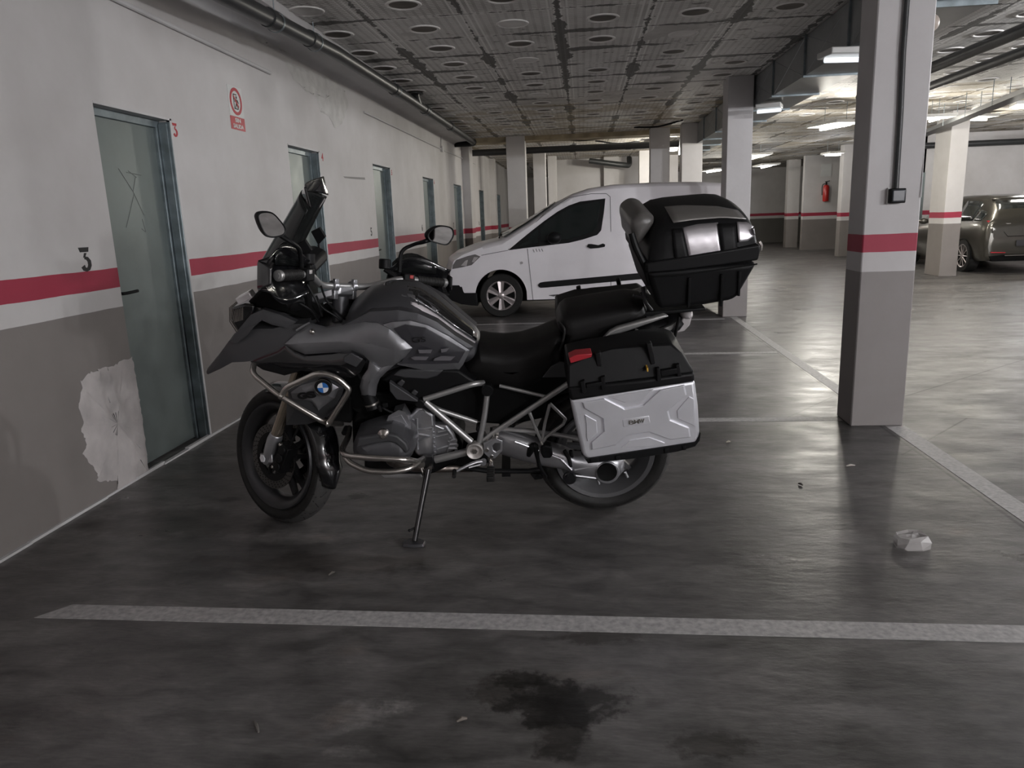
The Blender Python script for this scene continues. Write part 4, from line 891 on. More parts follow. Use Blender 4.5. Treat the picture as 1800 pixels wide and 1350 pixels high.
# handlebar, clamps, yoke
hb = [(475, 497, 0), (0, 0, 0)]
def HB(v, back, up): return st((1.128-back, v, 1.143+up))
bar = [HB(.455, .168, .022), HB(.30, .112, .030), HB(.245, .085, .028), HB(.135, .012, -.012), HB(.06, 0, -.014), HB(-.06, 0, -.014), HB(-.135, .012, -.012), HB(-.245, .085, .028), HB(-.30, .112, .030), HB(-.455, .168, .022)]
g = G(); g.tube(roundpath(bar, .05), .0145, 18); hbar = g.build('handlebar', M_frame, moto)
for s_ in (1, -1):
    a, b = HB(s_*.33, .123, .029), HB(s_*.455, .168, .022); d = (b-a)/np.linalg.norm(b-a)
    g = G(); g.tube([a, b], .0195, 18); 
    for k in range(8): g.lathe([(.0195, -.003), (.0208, 0), (.0195, .003)], tuple(a+(b-a)*(.1+k*.11)), tuple(d), 18)
    g.build('grip', M_rub, hbar)
    g = G(); g.cyl(b, d, .021, .018, 20, bev=.003); g.cyl(b+d*.018, d, .012, .006, 6); g.build('bar_end_weight', M_frame, hbar)
    c_ = HB(s_*.285, .106, .029); g = G(); g.obox(c_, d*.055, std((0, 0, .05)), np.cross(d, std((0, 0, 1)))*.045); g.build('switch_block', M_blk, hbar, bevel=.006)
    g = G(); g.obox(c_+std((-.022, 0, .012)), d*.018, std((0, 0, .016)), np.cross(d, std((0, 0, 1)))*.01); g.build('switch', M_redb if s_ < 0 else M_clear, hbar, bevel=.002)
    # lever
    g = G(); l0 = HB(s_*.27, .07, .02); g.tube([l0, HB(s_*.32, .075, .016), HB(s_*.40, .095, .012), HB(s_*.47, .11, .010)], [.009, .008, .007, .008], 8, smooth=4); g.build('lever', M_blk, hbar)
    g = G(); rc = HB(s_*.215, .03, .07); g.cyl(rc, std((0, 0, 1)), .027, .045, 20, bev=.004); g.tube([rc, HB(s_*.25, .075, .035)], .012); g.build('fluid_reservoir', M_blk, hbar)
    # clamp and riser
    g = G(); cc = HB(s_*.052, 0, -.014); g.lathe([(.016, -.012), (.025, -.012), (.025, .012), (.016, .012)], tuple(cc), tuple(std((0, 1, 0))), 20, closed=True); g.obox(cc+std((0, 0, -.032)), std((.034, 0, 0)), std((0, .022, 0)), std((0, 0, .045))); g.obox(cc+std((-.012, 0, .022)), std((.018, 0, 0)), std((0, .022, 0)), std((0, 0, .02)))
    g.build('bar_clamp', M_alu, hbar, bevel=.003)
    # hand guard: shell around the grip, open at the back
    g = G(); rows = []
    for k in range(15):
        t = k/14; v = .23+t*.275
        bk = .075+.11*t**2*.9+(.055*max(0, t-.75)*4 if t > .75 else 0); fwd = -.075+.10*t**2
        hh = (.058+.045*math.sin(math.pi*min(1, t*1.05)))
        row = []
        for j in range(-5, 6):
            q = j/5; row.append(HB(s_*v, .10+fwd+.035*q*q+.012*t, .018+hh*q*(1.15 if q > 0 else 1.0)))
        rows.append(row)
    for k, (vv, bb) in enumerate(((.512, .115), (.512, .155), (.505, .185))):
        rows.append([HB(s_*vv, bb, .018+(.055-.012*k)*j/5) for j in range(-5, 6)])
    g.grid(rows); hg = g.build('hand_guard', M_gloss, hbar, solid=.004, smooth=60)
    g = G(); 
    rows = [[HB(s_*(.25+.2*t), .04+.09*t*t-.0, .06+h_*(.09 if True else 0)*math.sin(math.pi*(.15+.7*t))) for t in np.linspace(0, 1, 9)] for h_ in (0, .5, 1)]
    g.grid(rows); g.build('guard_spoiler', M_smoke, hg, solid=.003, smooth=60)
    if s_ > 0:
        g = G(); a = S(420, 528, .30); b = S(444, 515, .30); d = b-a; g.obox((a+b)/2, d, (0, .05, 0), np.array([-d[2], 0, d[0]])*.42); g.build('front_indicator', M_clear, hg, bevel=.004)
# top yoke
g = G()
YK = lambda u, v, w=0: st((1.150+u, v, 1.092+w-u*.45))
P = [(-.045, .035), (-.02, .065), (.03, .115), (.075, .135), (.10, .118), (.085, .085), (.045, .05), (.045, -.05), (.085, -.085), (.10, -.118), (.075, -.135), (.03, -.115), (-.02, -.065), (-.045, -.035)]
g.prism([YK(*p, w=-.016) for p in P], [YK(*p, w=.016) for p in P]); yk = g.build('top_yoke', M_alu, moto, bevel=.004)
for s_ in (1, -1):
    g = G(); g.cyl(YK(.078, s_*.108, .012), std(AXs), .030, .02, 24, bev=.004); g.build('fork_cap', M_blk, yk)
    g = G(); g.tube([YK(.078, s_*.108, -.06), YK(.078, s_*.108, .012)], .029, 20); g.build('yoke_socket', M_alu, yk)
g = G(); g.cyl(YK(-.005, 0, .014), std(AXs), .036, .012, 28, bev=.004); g.cyl(YK(-.005, 0, .026), std(AXs), .022, .01, 6, 1); g.build('steering_nut', [M_gloss, M_alu], yk)
# steering stem and hoses
g = G(); g.tube([YK(-.01, 0, -.15), YK(-.005, 0, -.01)], .035, 18); g.build('steering_stem', M_dgr, moto)
for a_ in (((556, 520, .12), (566, 540, .14), (590, 556, .13), (600, 566, .12)), ((540, 500, .16), (556, 530, .17), (566, 556, .15)), ((563, 500, .1), (575, 530, .14), (596, 552, .1), (612, 565, .08)), ((505, 500, .2), (515, 525, .22), (545, 545, .18), (560, 565, .15))):
    g = G(); g.tube([S(*p) for p in a_], .0045, 8, smooth=5); g.build('cable', M_blk, moto)
g = G(); g.cyl(S(512, 516, .16), (-.4, .6, -.5), .034, .07, 24, bev=.006); g.cyl(S(512, 516, .16)+np.array([-.02, .03, -.025]), (-.4, .6, -.5), .036, .008, 24, 1); g.build('fog_lamp', [M_blk, M_matt], moto)
# mirrors
nrm_out = std((-1, 0, 0))
def mirror_part(poly, v0, pxc, stalk):
    c_ = S(pxc[0], pxc[1], v0); nn = nrm_out+np.array([0, .10 if v0 > 0 else .14, -.08]); nn /= np.linalg.norm(nn)
    P = [SP(x, y, c_, nn) for x, y in poly]; P = spline(P, 4, True); cen = sum(P)/len(P)
    g = G(); rows = []
    for s_, dpt in ((.86, .004), (.9, .006), (.98, .007), (1, .003), (.99, -.012), (.85, -.028), (.5, -.04), (0, -.044)): rows.append([cen+(p-cen)*s_+nn*dpt for p in P])
    g.grid(rows, closeu=True); mh = g.build('mirror', M_blk, moto, smooth=50)
    g = G(); g.ext([cen+(p-cen)*.885+nn*.0045 for p in P], -nn*.003); g.build('glass', M_mirr, mh, smooth=0)
    g = G(); g.tube([cen-nn*.02]+[SP(x, y, c_-nn*.02, nn) if i == 0 else S(x, y, vv) for i, (x, y, vv) in enumerate(stalk)], [.016, .010, .008, .009, .009], 10, smooth=4); g.build('stalk', M_blk, mh)
mirror_part([(451, 376), (461, 371), (477, 373), (490, 385), (501, 401), (500, 412), (488, 417), (473, 417.5), (463, 410), (454, 391)], .34, (476, 396), [(494, 414, .34), (515, 428, .28), (527, 442, .22), (530, 482, .20)])
mirror_part([(750, 411), (761, 400), (776, 396), (793, 400), (797, 411), (793, 422), (784, 431), (768, 428), (753, 422)], -.26, (773, 413), [(748, 424, -.26), (727, 430, -.25), (706, 443, -.24), (702, 478, -.22)])
# seats
def seat(name, out, spine, W, pw=3.2, n=80, m=None):
    P = dense(SS(out, 0), n); sp = SS(spine, 0)
    def near(p):
        best = None
        for a, b in zip(sp[:-1], sp[1:]):
            d = b-a; t = max(0, min(1, ((p-a)@d)/(d@d))); q = a+d*t
            if best is None or np.linalg.norm(p-q) < np.linalg.norm(p-best): best = q
        return best
    g = G(); rows = []; ss = [1, .7, .45, .25, .12, .05, .015, 0]
    for sg, L in ((1, ss), (-1, ss[::-1][1:])):
        for s_ in L:
            rows.append([p+(near(p)-p)*s_+Vx*sg*(W(p) if callable(W) else W)*(1-(1-s_)**pw)**(1/pw) for p in P])
    g.grid(rows, closeu=True); return g.build(name, m or M_seat, moto, smooth=60)
seat('rider_seat', [(838, 600), (843, 591), (862, 594), (887, 595.5), (915, 592), (945, 583), (968, 573), (985, 567), (992, 590), (984, 622), (968, 645), (950, 662), (925, 672), (900, 677), (868, 672), (843, 664), (820, 648), (808, 641), (818, 622)], [(850, 625), (900, 635), (955, 618)], .15)
seat('pillion_seat', [(977, 557), (984, 541), (994, 533), (1027, 527), (1070, 521), (1105, 517), (1128, 520), (1134, 535), (1128, 550), (1095, 570), (1060, 594), (1030, 606), (998, 624), (984, 616), (990, 590), (991, 575), (978, 566)], [(1005, 570), (1100, 540)], .15)
g = G(); g.tube([S(982, 566, .12), S(992, 578, .148), S(990, 598, .15), S(984, 616, .14)], .005, 8, smooth=4); g.build('seat_seam', M_rub, moto)
# side covers, tail
slab('side_cover', [(668, 668), (694, 652), (740, 648), (806, 651), (825, 664), (838, 672), (800, 680), (752, 704), (735, 706), (700, 684)], .20, .40, M_blk, .01)
g = G(); g.ext(SS([(702, 651), (720, 649.5), (780, 651), (768, 662), (750, 667), (712, 665), (690, 660)], .207), -Vx*.02); g.build('side_cover_ridge', M_matt, moto, bevel=.006)
slab('injector_cover', [(684, 671), (735, 705), (733, 707), (697, 703), (685, 688)], .235, .03, M_matt, .004, both=True)
slab('cover_tab', [(706, 667), (712, 672), (706, 680), (697, 675)], .225, .01, M_matt, .003)
slab('cover_tab', [(728, 685), (735, 690), (730, 696), (722, 691)], .225, .01, M_matt, .003)
slab('airbox', [(745, 706), (800, 684), (850, 676), (960, 660), (1010, 640), (1010, 690), (962, 700), (960, 735), (900, 748), (850, 745), (800, 730), (760, 715)], .13, .24, M_blkd, .012)
slab('rear_bracket_plate', [(953, 664), (968, 645), (985, 636), (1000, 640), (1003, 663)], .155, .012, M_matt, .002, both=True)
# tail section and lamp under the top case
seat('tail_unit', [(1060, 594), (1100, 572), (1135, 553), (1175, 546), (1194, 547), (1200, 556), (1190, 570), (1176, 576), (1150, 584), (1110, 590), (1060, 606)], [(1100, 585), (1180, 565)], .10, m=M_blk)
slab('tail_lamp', [(1188, 586), (1196, 566), (1204, 556), (1214, 553), (1217, 557), (1213, 572), (1203, 583)], .085, .17, M_clear, .006)
slab('tail_silver_blade', [(1162, 579), (1180, 572), (1197, 560), (1180, 581), (1165, 587)], .135, .02, M_frame, .003, both=True)
g = G(); g.sphere(S(1206, 551, .05), (.028, .05, .02)); g.build('plate_lamp', M_clear, moto)
for s_, px_ in ((1, (1190, 575)),):
    q = S(1190, 574, .15); g = G(); g.obox(q, (.010, 0, .005), (0, .02, 0), (-.014, 0, .085)); g.build('rear_indicator', M_blk, moto, bevel=.004)
# grab rails
slab('grab_rail', [(1040, 619), (1055, 601), (1072, 583), (1085, 576), (1168, 553), (1177, 557), (1094, 586), (1080, 595), (1061, 617), (1048, 620)], .215, .03, M_frame, .008, both=True, seg=3)
for s_ in (1, -1):
    g = G(); a = S(1058, 616, .2); b = S(1115, 595, .2); c_ = S(1120, 580, .2); P = [np.array([q[0], s_*.19, q[2]]) for q in (a, b, c_)]; g.tube(P, .007, 8); g.build('rack_stay', M_frame, moto)
# trellis frame: tubes on both sides
def ftube(name, pts, r=.013, both=True, m=None, n=14, sm=0):
    P = roundpath([S(*p) for p in pts], .03) if not sm else [S(*p) for p in pts]; g = G(); g.tube(P, r, n, smooth=sm)
    o = g.build(name, m or M_frame, moto)
    if both: mirror(g).build(name, m or M_frame, moto)
    return o
ftube('frame_tube', [(745, 702, .21), (833, 674.5, .20), (850, 673, .17)], .0125)
ftube('frame_tube', [(747, 706, .215), (828, 776, .22)], .0145)
ftube('frame_tube', [(752, 709, .19), (768, 719, .185), (838, 742, .17)], .011)
ftube('frame_tube', [(857, 688, .19), (852, 730, .20), (842, 780, .21)], .0125)
ftube('subframe_tube', [(846, 778, .20), (864, 763, .20), (963, 698, .20), (1004, 671, .19)], .0125)
ftube('subframe_tube', [(878, 678, .17), (961, 697.5, .19)], .008)
ftube('lower_frame_tube', [(765, 808, .19), (822, 794, .20)], .017)
for c_, r_, v_ in (((740, 703), .020, .225), ((857, 680), .026, .205), ((844, 747), .017, .205)):
    g = G(); g.cyl(S(*c_, v_-.04), (0, 1, 0), r_, .045, 24, bev=.004); g.build('frame_plug', M_blk, moto)
    mirror(g).build('frame_plug', M_blk, moto)
# swingarm pivot
g = G(); q = S(835, 787, .20); g.lathe([(.0, 0), (.036, 0), (.038, .006), (.038, .035), (.034, .040), (.026, .036), (.020, .028), (.0, .028)], tuple(q), (0, 1, 0), 36); g.cyl(q+Vx*.026, (0, 1, 0), .012, .01, 6, 1); g.build('pivot_cap', [mat('raw_aluminium', (.50, .47, .45), .5, .6), M_steel], moto)
for (x, y) in ((868, 765), (874, 762), (857, 771)):
    g = G(); g.cyl(S(x, y, .2), (0, 1, 0), .0075, .022, 6); g.build('bolt', M_steel, moto)
# passenger peg bracket
def bar_(pts, v, wdt, th, name, m=M_frame, both=True):
    P = SS(pts, v); g = G()
    for a, b in zip(P[:-1], P[1:]):
        d = (b-a)/np.linalg.norm(b-a); nrm = np.array([-d[2], 0, d[0]]); g.obox((a+b)/2, (b-a)+d*wdt*.4, (0, th, 0), nrm*wdt)
    o = g.build(name, m, moto, bevel=.003)
    if both: mirror(g).build(name, m, moto, bevel=.003)
bar_([(931, 726), (940, 748), (951, 774)], .215, .013, .016, 'peg_bracket')
bar_([(966, 712), (958, 742), (953, 772)], .215, .013, .016, 'peg_bracket')
bar_([(967, 710), (994, 736), (990, 745), (960, 768), (953, 778)], .215, .012, .016, 'peg_bracket')
slab('passenger_peg', [(952, 786), (958, 783), (970, 786), (972, 800), (968, 806), (955, 806), (951, 798)], .25, .045, M_blk, .006, both=True)
g = G(); g.tube([S(951, 776, .22), S(955, 783, .23), S(966, 784, .23)], .007, 8, smooth=3); g.build('peg_hinge', M_steel, moto)
g = G(); rows = [S(929, 800, .2), S(935, 787, .215), S(941, 784, .22), S(944, 800, .21), S(950, 822, .2), S(961, 838, .18)]; g.tube(rows, [.012, .018, .014, .010, .008, .006], 10, smooth=4); g.build('centre_stand_tang', M_blk, moto)
# foot peg plate with an opening
g = G(); o1 = [(850, 780), (864, 773), (872, 771), (883, 775), (883, 793), (870, 806), (861, 806), (851, 797)]
P = SS(o1, .235); hole = SS([(865, 784), (870, 779), (879, 779), (879, 790), (872, 795), (867, 792)], .235)
hole = [hole[i] for i in (0, 0, 1, 2, 3, 4, 5, 5)]
hole2 = [hole[0], hole[1], hole[2], hole[3], hole[4], hole[5], hole[6], hole[7]]
n = 8; fr1 = P+[h for h in hole2]; bk = [p-Vx*.012 for p in fr1]
g.add(fr1+bk, [(i, (i+1) % n, n+(i+1) % n, n+i) for i in range(n)]+[(2*n+i, 2*n+n+i, 2*n+n+(i+1) % n, 2*n+(i+1) % n) for i in range(n)]+[(i, 2*n+i, 2*n+(i+1) % n, (i+1) % n) for i in range(n)]+[(n+i, n+(i+1) % n, 3*n+(i+1) % n, 3*n+i) for i in range(n)])
fp = g.build('footpeg_plate', M_alu, moto, bevel=.002)
g = G(); 
for (x, y) in ((856, 791), (864, 802)): g.cyl(S(x, y, .233), (0, 1, 0), .008, .006, 16)
g.build('plate_bolts', M_steel, fp)
q = S(863, 812, .235); q2 = S(863, 832, .345)
g = G(); g.tube([S(861, 806, .235), q, q+np.array([0, .035, -.012])], .010, 10); pg = g.build('foot_peg', M_steel, moto)
g = G(); a = q+np.array([0, .03, -.01]); b = a+np.array([0, .085, -.012])
g.obox((a+b)/2, (.026, 0, 0), b-a, (0, 0, .018)); 
for k in range(6): g.obox(a+(b-a)*(.08+.17*k), (.033, 0, 0), (0, .008, 0), (0, 0, .024))
g.build('peg_rubber', M_rub, pg, bevel=.002)
g = G(); g.tube([S(850, 810, .25), S(838, 812, .26), S(822, 818, .28), S(803, 828, .29)], [.009, .008, .007, .007], 10); g.cyl(S(850, 810, .24), (0, 1, 0), .013, .02, 16); g.tube([S(850, 815, .25), S(824, 822, .265)], .004, 8); sl = g.build('shift_lever', M_alu, moto)
g = G(); g.tube([S(799, 827, .275), S(798, 838, .32)], .009, 12); g.build('lever_rubber', M_rub, sl)
# engine: case, gearbox, boxer cylinders
slab('engine_case', [(716, 736), (731, 719), (737, 715), (745, 718), (763, 730), (767, 806), (735, 803), (728, 796), (727, 775), (712, 755)], .16, .32, M_alu, .012, seg=3)
g = G()
for a, b in (((731, 762), (754, 766)), ((729, 777), (756, 766)), ((733, 735), (734, 790)), ((733, 755), (760, 752))): g.tube([S(*a, .16), S(*b, .162)], .0055, 6)
for x, y in ((743, 724), (726, 738), (728, 748), (762, 748), (763, 760), (764, 770), (764, 778), (764, 786), (765, 795)): g.cyl(S(x, y, .158), (0, 1, 0), .0055, .008, 8)
g.cyl(S(743, 724, .158), (0, 1, 0), .012, .006, 16); g.build('case_ribs', M_alu, moto, smooth=40)
slab('gearbox', [(762, 745), (785, 747), (797, 763), (803, 778), (802, 790), (784, 800), (764, 802)], .145, .28, M_alu, .01, seg=3)
g = G()
for a, b in (((765, 748), (780, 754)), ((766, 768), (788, 763)), ((770, 760), (785, 757)), ((788, 776), (802, 772)), ((788, 782), (803, 780)), ((788, 788), (803, 788)), ((768, 790), (788, 784)), ((785, 797), (792, 770))): g.tube([S(*a, .147), S(*b, .147)], .005, 6)
for x, y in ((801, 774), (803, 782), (802, 789)): g.cyl(S(x, y, .14), (0, 1, 0), .007, .012, 8)
g.build('gearbox_ribs', M_alu, moto, smooth=40)
slab('engine_block', [(640, 700), (700, 700), (760, 715), (800, 750), (815, 790), (760, 815), (660, 812), (620, 800), (618, 740)], .12, .24, M_blkd, .015)
for s_ in (1, -1):
    def Q(g): return g if s_ > 0 else mirror(g)
    g = G()
    for k in range(9):
        v = .17+.012*k; g.ext(SS([(683, 731), (700, 721), (712, 724), (722, 744), (722, 775), (705, 800), (676, 800), (672, 760)], v), -Vx*.005)
    g.ext(SS([(688, 735), (705, 730), (716, 748), (716, 775), (700, 795), (680, 795), (678, 760)], .27), -Vx*.12)
    Q(g).build('cylinder_fins', M_alu, moto, smooth=0, merge=False)
    out = SS([(622, 802, .30), (621, 780, .30), (627, 763, .30), (640, 757, .30), (662, 750, .30), (690, 744, .30), (712, 752, .30), (726, 768, .30), (731, 786, .30), (724, 800, .30), (700, 806, .30), (650, 806, .30)])
    g = G(); pillow(g, out, SS([(660, 783, .30), (705, 782, .30)]), .085, .10, pw=3.2, ss=(0, .02, .05, .1, .18, .3, .5, .75, 1)); hd = Q(g).build('cylinder_head', M_head, moto, smooth=50)
    # raised cover band
    g = G(); g.prism(SS([(626, 785), (630, 766), (662, 761), (686, 758), (700, 762), (716, 775), (722, 788), (714, 797), (706, 787), (696, 778), (684, 775), (662, 778), (636, 783)], .372), [p+np.array([0, .018, 0]) for p in SS([(628, 783), (632, 768), (662, 763), (686, 760.5), (699, 764), (713, 776), (719, 788), (714, 793), (707, 785), (697, 775.5), (684, 772.5), (662, 775.5), (638, 780)], .372)])
    Q(g).build('valve_cover', M_matt, hd, bevel=.005, seg=3)
    g = G(); q = S(675, 762, .37); g.lathe([(0, .028), (.009, .028), (.012, .024), (.020, .016), (.024, .012), (.024, 0)], tuple(q), (0, 1, 0), 24); Q(g).build('cover_bolt', M_steel, hd)
    # throttle body / intake under the fairing leg
    g = G(); g.tube([S(*p) for p in ((645, 690, .24), (652, 706, .24), (657, 718, .245))], [.030, .028, .03], 18); g.lathe([(.030, -.004), (.033, -.004), (.033, .004), (.030, .004)], tuple(S(653, 708, .24)), (.25, 0, 1), 20, 1); Q(g).build('throttle_body', [M_blk, M_steel], moto)
    g = G(); g.tube([S(*p) for p in ((664, 705, .23), (672, 716, .25), (690, 725, .25), (707, 722, .24))], .006, 8, smooth=4); g.obox(S(677, 712, .262), (.022, 0, 0), (0, .012, 0), (0, 0, .018)); g.obox(S(668, 718, .262), (.012, 0, .0), (0, .012, 0), (.004, 0, .028)); Q(g).build('injector_loom', M_blk, moto, bevel=.002)
    g = G(); g.tube([S(*p) for p in ((690, 798, .28), (690, 812, .24), (740, 822, .14), (830, 822, .05))], .021, 14, smooth=5); Q(g).build('exhaust_header', mat('header_steel', (.22, .19, .17), .35, .9), moto)
    # lower cylinder guard and upper crash bar
    ft = lambda P, r, nm: Q_build(P, r, nm)
    for P in ([(614, 752, .14), (613, 766, .22), (600, 792, .34), (607, 801, .40), (660, 805, .43), (718, 808, .42), (734, 812, .33), (745, 806, .2)],
              [(603, 794, .35), (612, 812, .38), (643, 828, .40), (690, 830, .40), (722, 823, .38), (736, 812, .33)],
              [(600, 745, .12), (576, 744, .24), (562, 738, .27), (492, 696, .27), (444, 657, .20), (446, 641, .14)],
              [(494, 697, .27), (503, 681, .27), (562, 654, .275), (594, 664, .275), (614, 684, .275), (611, 692, .275), (578, 744, .265)]):
        g = G(); g.tube(roundpath([S(*p) for p in P], .045, 6), .0125, 16); Q(g).build('crash_bar', M_steel, moto)
    for q_, ax_ in ((S(576, 744, .262), (.9, .3, .3)), (S(494, 696, .27), (.8, .0, .5))): g = G(); g.lathe([(.013, -.006), (.017, -.006), (.017, .006), (.013, .006)], tuple(q_), ax_, 16); Q(g).build('bar_joint', M_steel, moto)
    g = G(); g.cyl(S(609, 752, .15), (0, 1, 0), .012, .05, 16); Q(g).build('bar_mount', M_blk, moto)
    # radiator shroud with badge
    out = SS([(505, 683, .20), (520, 672, .21), (560, 662, .225), (580, 666, .225), (604, 682, .22), (598, 700, .215), (585, 722, .21), (566, 738, .20), (540, 746, .185), (503, 747, .17), (504, 712, .18), (508, 700, .195)])
    g = G(); pillow(g, out, SS([(530, 700, .21), (570, 695, .22)]), .018, .05, pw=2); Q(g).build('radiator_shroud', M_matt, moto, smooth=50)
    out = SS([(511, 690, .222), (528, 678, .23), (560, 668, .238), (578, 671, .238), (596, 681, .235), (588, 700, .238), (566, 716, .235), (560, 722, .232), (548, 706, .238), (520, 702, .23), (514, 700, .222)])
    g = G(); pillow(g, out, SS([(540, 692, .235), (572, 690, .24)]), .012, .02, pw=2); sh = Q(g).build('shroud_cover', M_frame if False else M_sil, moto, smooth=50)
    bq = S(568, 681, .262)
    g = G(); g.lathe([(0, .003), (.028, .003), (.037, .001), (.037, -.01), (0, -.01)], tuple(bq), (0, 1, 0), 36); bd = Q(g).build('badge', M_gloss, sh)
    g = G(); 
    for kk in range(4):
        a0_ = math.pi/2*kk; arc = [(0, 0)]+[(.0225*math.cos(a0_+math.pi/2*j/10), .0225*math.sin(a0_+math.pi/2*j/10)) for j in range(11)]
        g.ext([bq+np.array([x, .0045, y]) for x, y in arc], -Vx*.002, (kk+1) % 2)
    g.lathe([(.0375, .001), (.0375, .003), (.0355, .003), (.0355, .001)], tuple(bq), (0, 1, 0), 36, 2, closed=True)
    Q(g).build('roundel', [M_blue, M_badw, M_steel], bd, smooth=0, merge=False)
    if s_ > 0:
        for lt, cx_ in (('G', 531), ('S', 547)): text(lt, 'badge_letters', M_blk, S(cx_, 696-(cx_-531)*.13, .262), (-1, 0, .10), (.2, 0, 1), .030, .004, sh, bold=.05, width=.038)
    g = G(); g.tube([S(575, 733, .235), S(588, 722, .24), S(600, 713, .23)], .007, 8); Q(g).build('shroud_strut', M_dgr, moto)
slab('radiator', [(508, 690), (560, 672), (600, 690), (618, 700), (618, 745), (560, 740), (520, 740)], .13, .26, M_blkd, .01)
slab('inner_body', [(500, 650), (560, 655), (630, 655), (650, 690), (700, 690), (745, 708), (720, 740), (640, 735), (616, 720), (612, 690), (560, 668)], .12, .24, M_blkd, .01)
# bash plate
slab('bash_plate', [(640, 806), (745, 806), (812, 796), (800, 815), (765, 832), (745, 838), (672, 838), (640, 826)], .14, .28, M_blk, .012)
slab('bash_plate_edge', [(668, 834), (740, 834), (742, 840), (676, 840)], .15, .30, M_frame, .002)
# side stand
g = G(); a = S(754, 818, .20); ft = onZ(729, 958); ftl = BM@(ft-BR); tp = ftl+(BM@np.array([0, 0, 1.0]))*.016+np.array([0, -.004, 0])
g.tube([a, a+(tp-a)*.5, tp], [.016, .0125, .012], 14); g.obox(a+np.array([0, 0, .02]), (.045, 0, 0), (0, .03, 0), (0, 0, .06)); ss_ = g.build('side_stand', M_gloss, moto, bevel=.002)
zdir = BM@np.array([0, 0, 1.0]); xd = BM@np.array([1., 0, 0]); yd = BM@np.array([0, 1., 0])
g = G(); g.v = []; P = [(-.05, -.028), (.0, -.04), (.048, -.03), (.05, .01), (.02, .035), (-.03, .035), (-.055, .005)]
g.prism([ftl+xd*x+yd*y+zdir*.003 for x, y in P], [ftl+xd*x*.9+yd*y*.9+zdir*.018 for x, y in P]); g.build('stand_foot', M_dgr, ss_, bevel=.003)
g = G(); tt = a+(tp-a)*.83; g.tube([tt, tt+np.array([.012, .0, .0]), tt+np.array([.030, .01, -.004])], .005, 8); g.sphere(tt+np.array([.032, .01, -.004]), .007); g.build('stand_peg', M_blk, ss_)
g = G(); g.tube([S(738, 806, .2), S(741, 825, .21), S(748, 842, .215)], .004, 8); g.cyl(S(757, 819, .21), (0, 1, 0), .010, .018, 6); g.cyl(S(742, 811, .19), (0, 1, 0), .016, .03, 16); g.build('stand_spring', M_steel, ss_)
# centre stand, lower linkage
g = G(); g.tube([S(815, 822, .13), S(860, 828, .12), S(930, 828, .12), S(955, 824, .12)], .012, 10); g.obox(S(890, 812, 0), (.04, 0, 0), (0, .22, 0), (0, 0, .03)); g.build('centre_stand', M_blk, moto)
slab('stand_pad', [(932, 834), (950, 834), (954, 842), (940, 844)], .12, .05, M_blk, .003)
slab('underseat_frame', [(800, 800), (850, 790), (860, 815), (820, 822), (790, 818)], .10, .2, M_blkd, .01)
# rear shock
g = G(); a = S(905, 690, .02); b = S(880, 790, .02)
g.tube([a, b], .022, 14); 
g.tube([a+(b-a)*t+np.array([.036*math.cos(t*50), .036*math.sin(t*50), 0]) for t in np.linspace(.05, .75, 90)], .006, 6); g.build('rear_shock', M_blk, moto)
# shaft-drive swingarm (left), paralever strut, final drive
g = G(); rows = []
for (cx_, cy_, rh, vc, rv) in ((862, 776, .052, .135, .035), (885, 783, .060, .15, .045), (920, 793, .062, .158, .05), (955, 803, .058, .162, .05), (990, 811, .050, .165, .05), (1012, 820, .045, .17, .05), (1035, 826, .058, .172, .052), (1062, 828, .062, .175, .055), (1085, 826, .055, .172, .05), (1097, 818, .035, .16, .03)):
    c_ = S(cx_, cy_, vc+rv*.8); c_[1] = vc; rows.append([c_+np.array([0, rv*math.copysign(abs(math.cos(a))**.7, math.cos(a)), rh*math.copysign(abs(math.sin(a))**.8, math.sin(a))]) for a in np.linspace(0, 2*math.pi, 25)[:-1]])
g.grid(rows, closeu=True); g.add(rows[0], [list(range(24))]); g.add(rows[-1], [list(range(24))]); sw = g.build('swingarm', M_alu, moto, smooth=50)
g = G(); g.tube([S(*p) for p in ((866, 753, .15), (930, 757, .16), (985, 765, .17), (1020, 772, .17))], [.010, .010, .011, .013], 10); g.build('paralever_strut', M_frame, moto)
g = G(); g.cyl(S(1067, 829, .215), (0, 1, 0), .054, .016, 36, bev=.004); g.build('hub_ring', M_alu, sw)
g = G(); g.lathe([(.043, .0), (.043, .010), (.034, .006), (.0, .004)], tuple(S(1067, 829, .2325)), (0, 1, 0), 32); g.build('hub_cap', M_blkd, sw)
g = G(); g.cyl(S(1001, 838, .215), (0, 1, 0), .030, .02, 24, bev=.004); g.cyl(S(1001, 838, .235), (0, 1, 0), .014, .006, 16); g.build('drive_bearing_cap', M_gloss, sw)
g = G()
for a, b in (((1012, 836), (1060, 842)), ((1010, 826), (1050, 819)), ((905, 776), (985, 806)), ((985, 806), (1005, 826))): g.tube([S(*a, .218), S(*b, .22)], .005, 6)
g.build('drive_ribs', M_alu, sw)
for a, b in (((1050, 842), (1053, 851)), ((1099, 830), (1103, 839))): g = G(); g.tube([S(*a, .2), S(*b, .2)], .006); g.build('stud', M_alu, sw)
g = G(); g.tube([S(992, 792, .21), S(1000, 806, .215), S(1003, 820, .215)], .009, 8, smooth=3); g.tube([S(1003, 792, .2), S(1006, 808, .2)], .008, 8); g.build('drive_gaiter', M_blk, sw)
# exhaust silencer on the far side
g = G(); g.tube([(.45, -.12, .40), (.30, -.20, .45), (.05, -.23, .52), (-.25, -.24, .60)], [.03, .05, .06, .055], 20); g.build('silencer', mat('silencer_steel', (.35, .34, .33), .3, .9), moto)
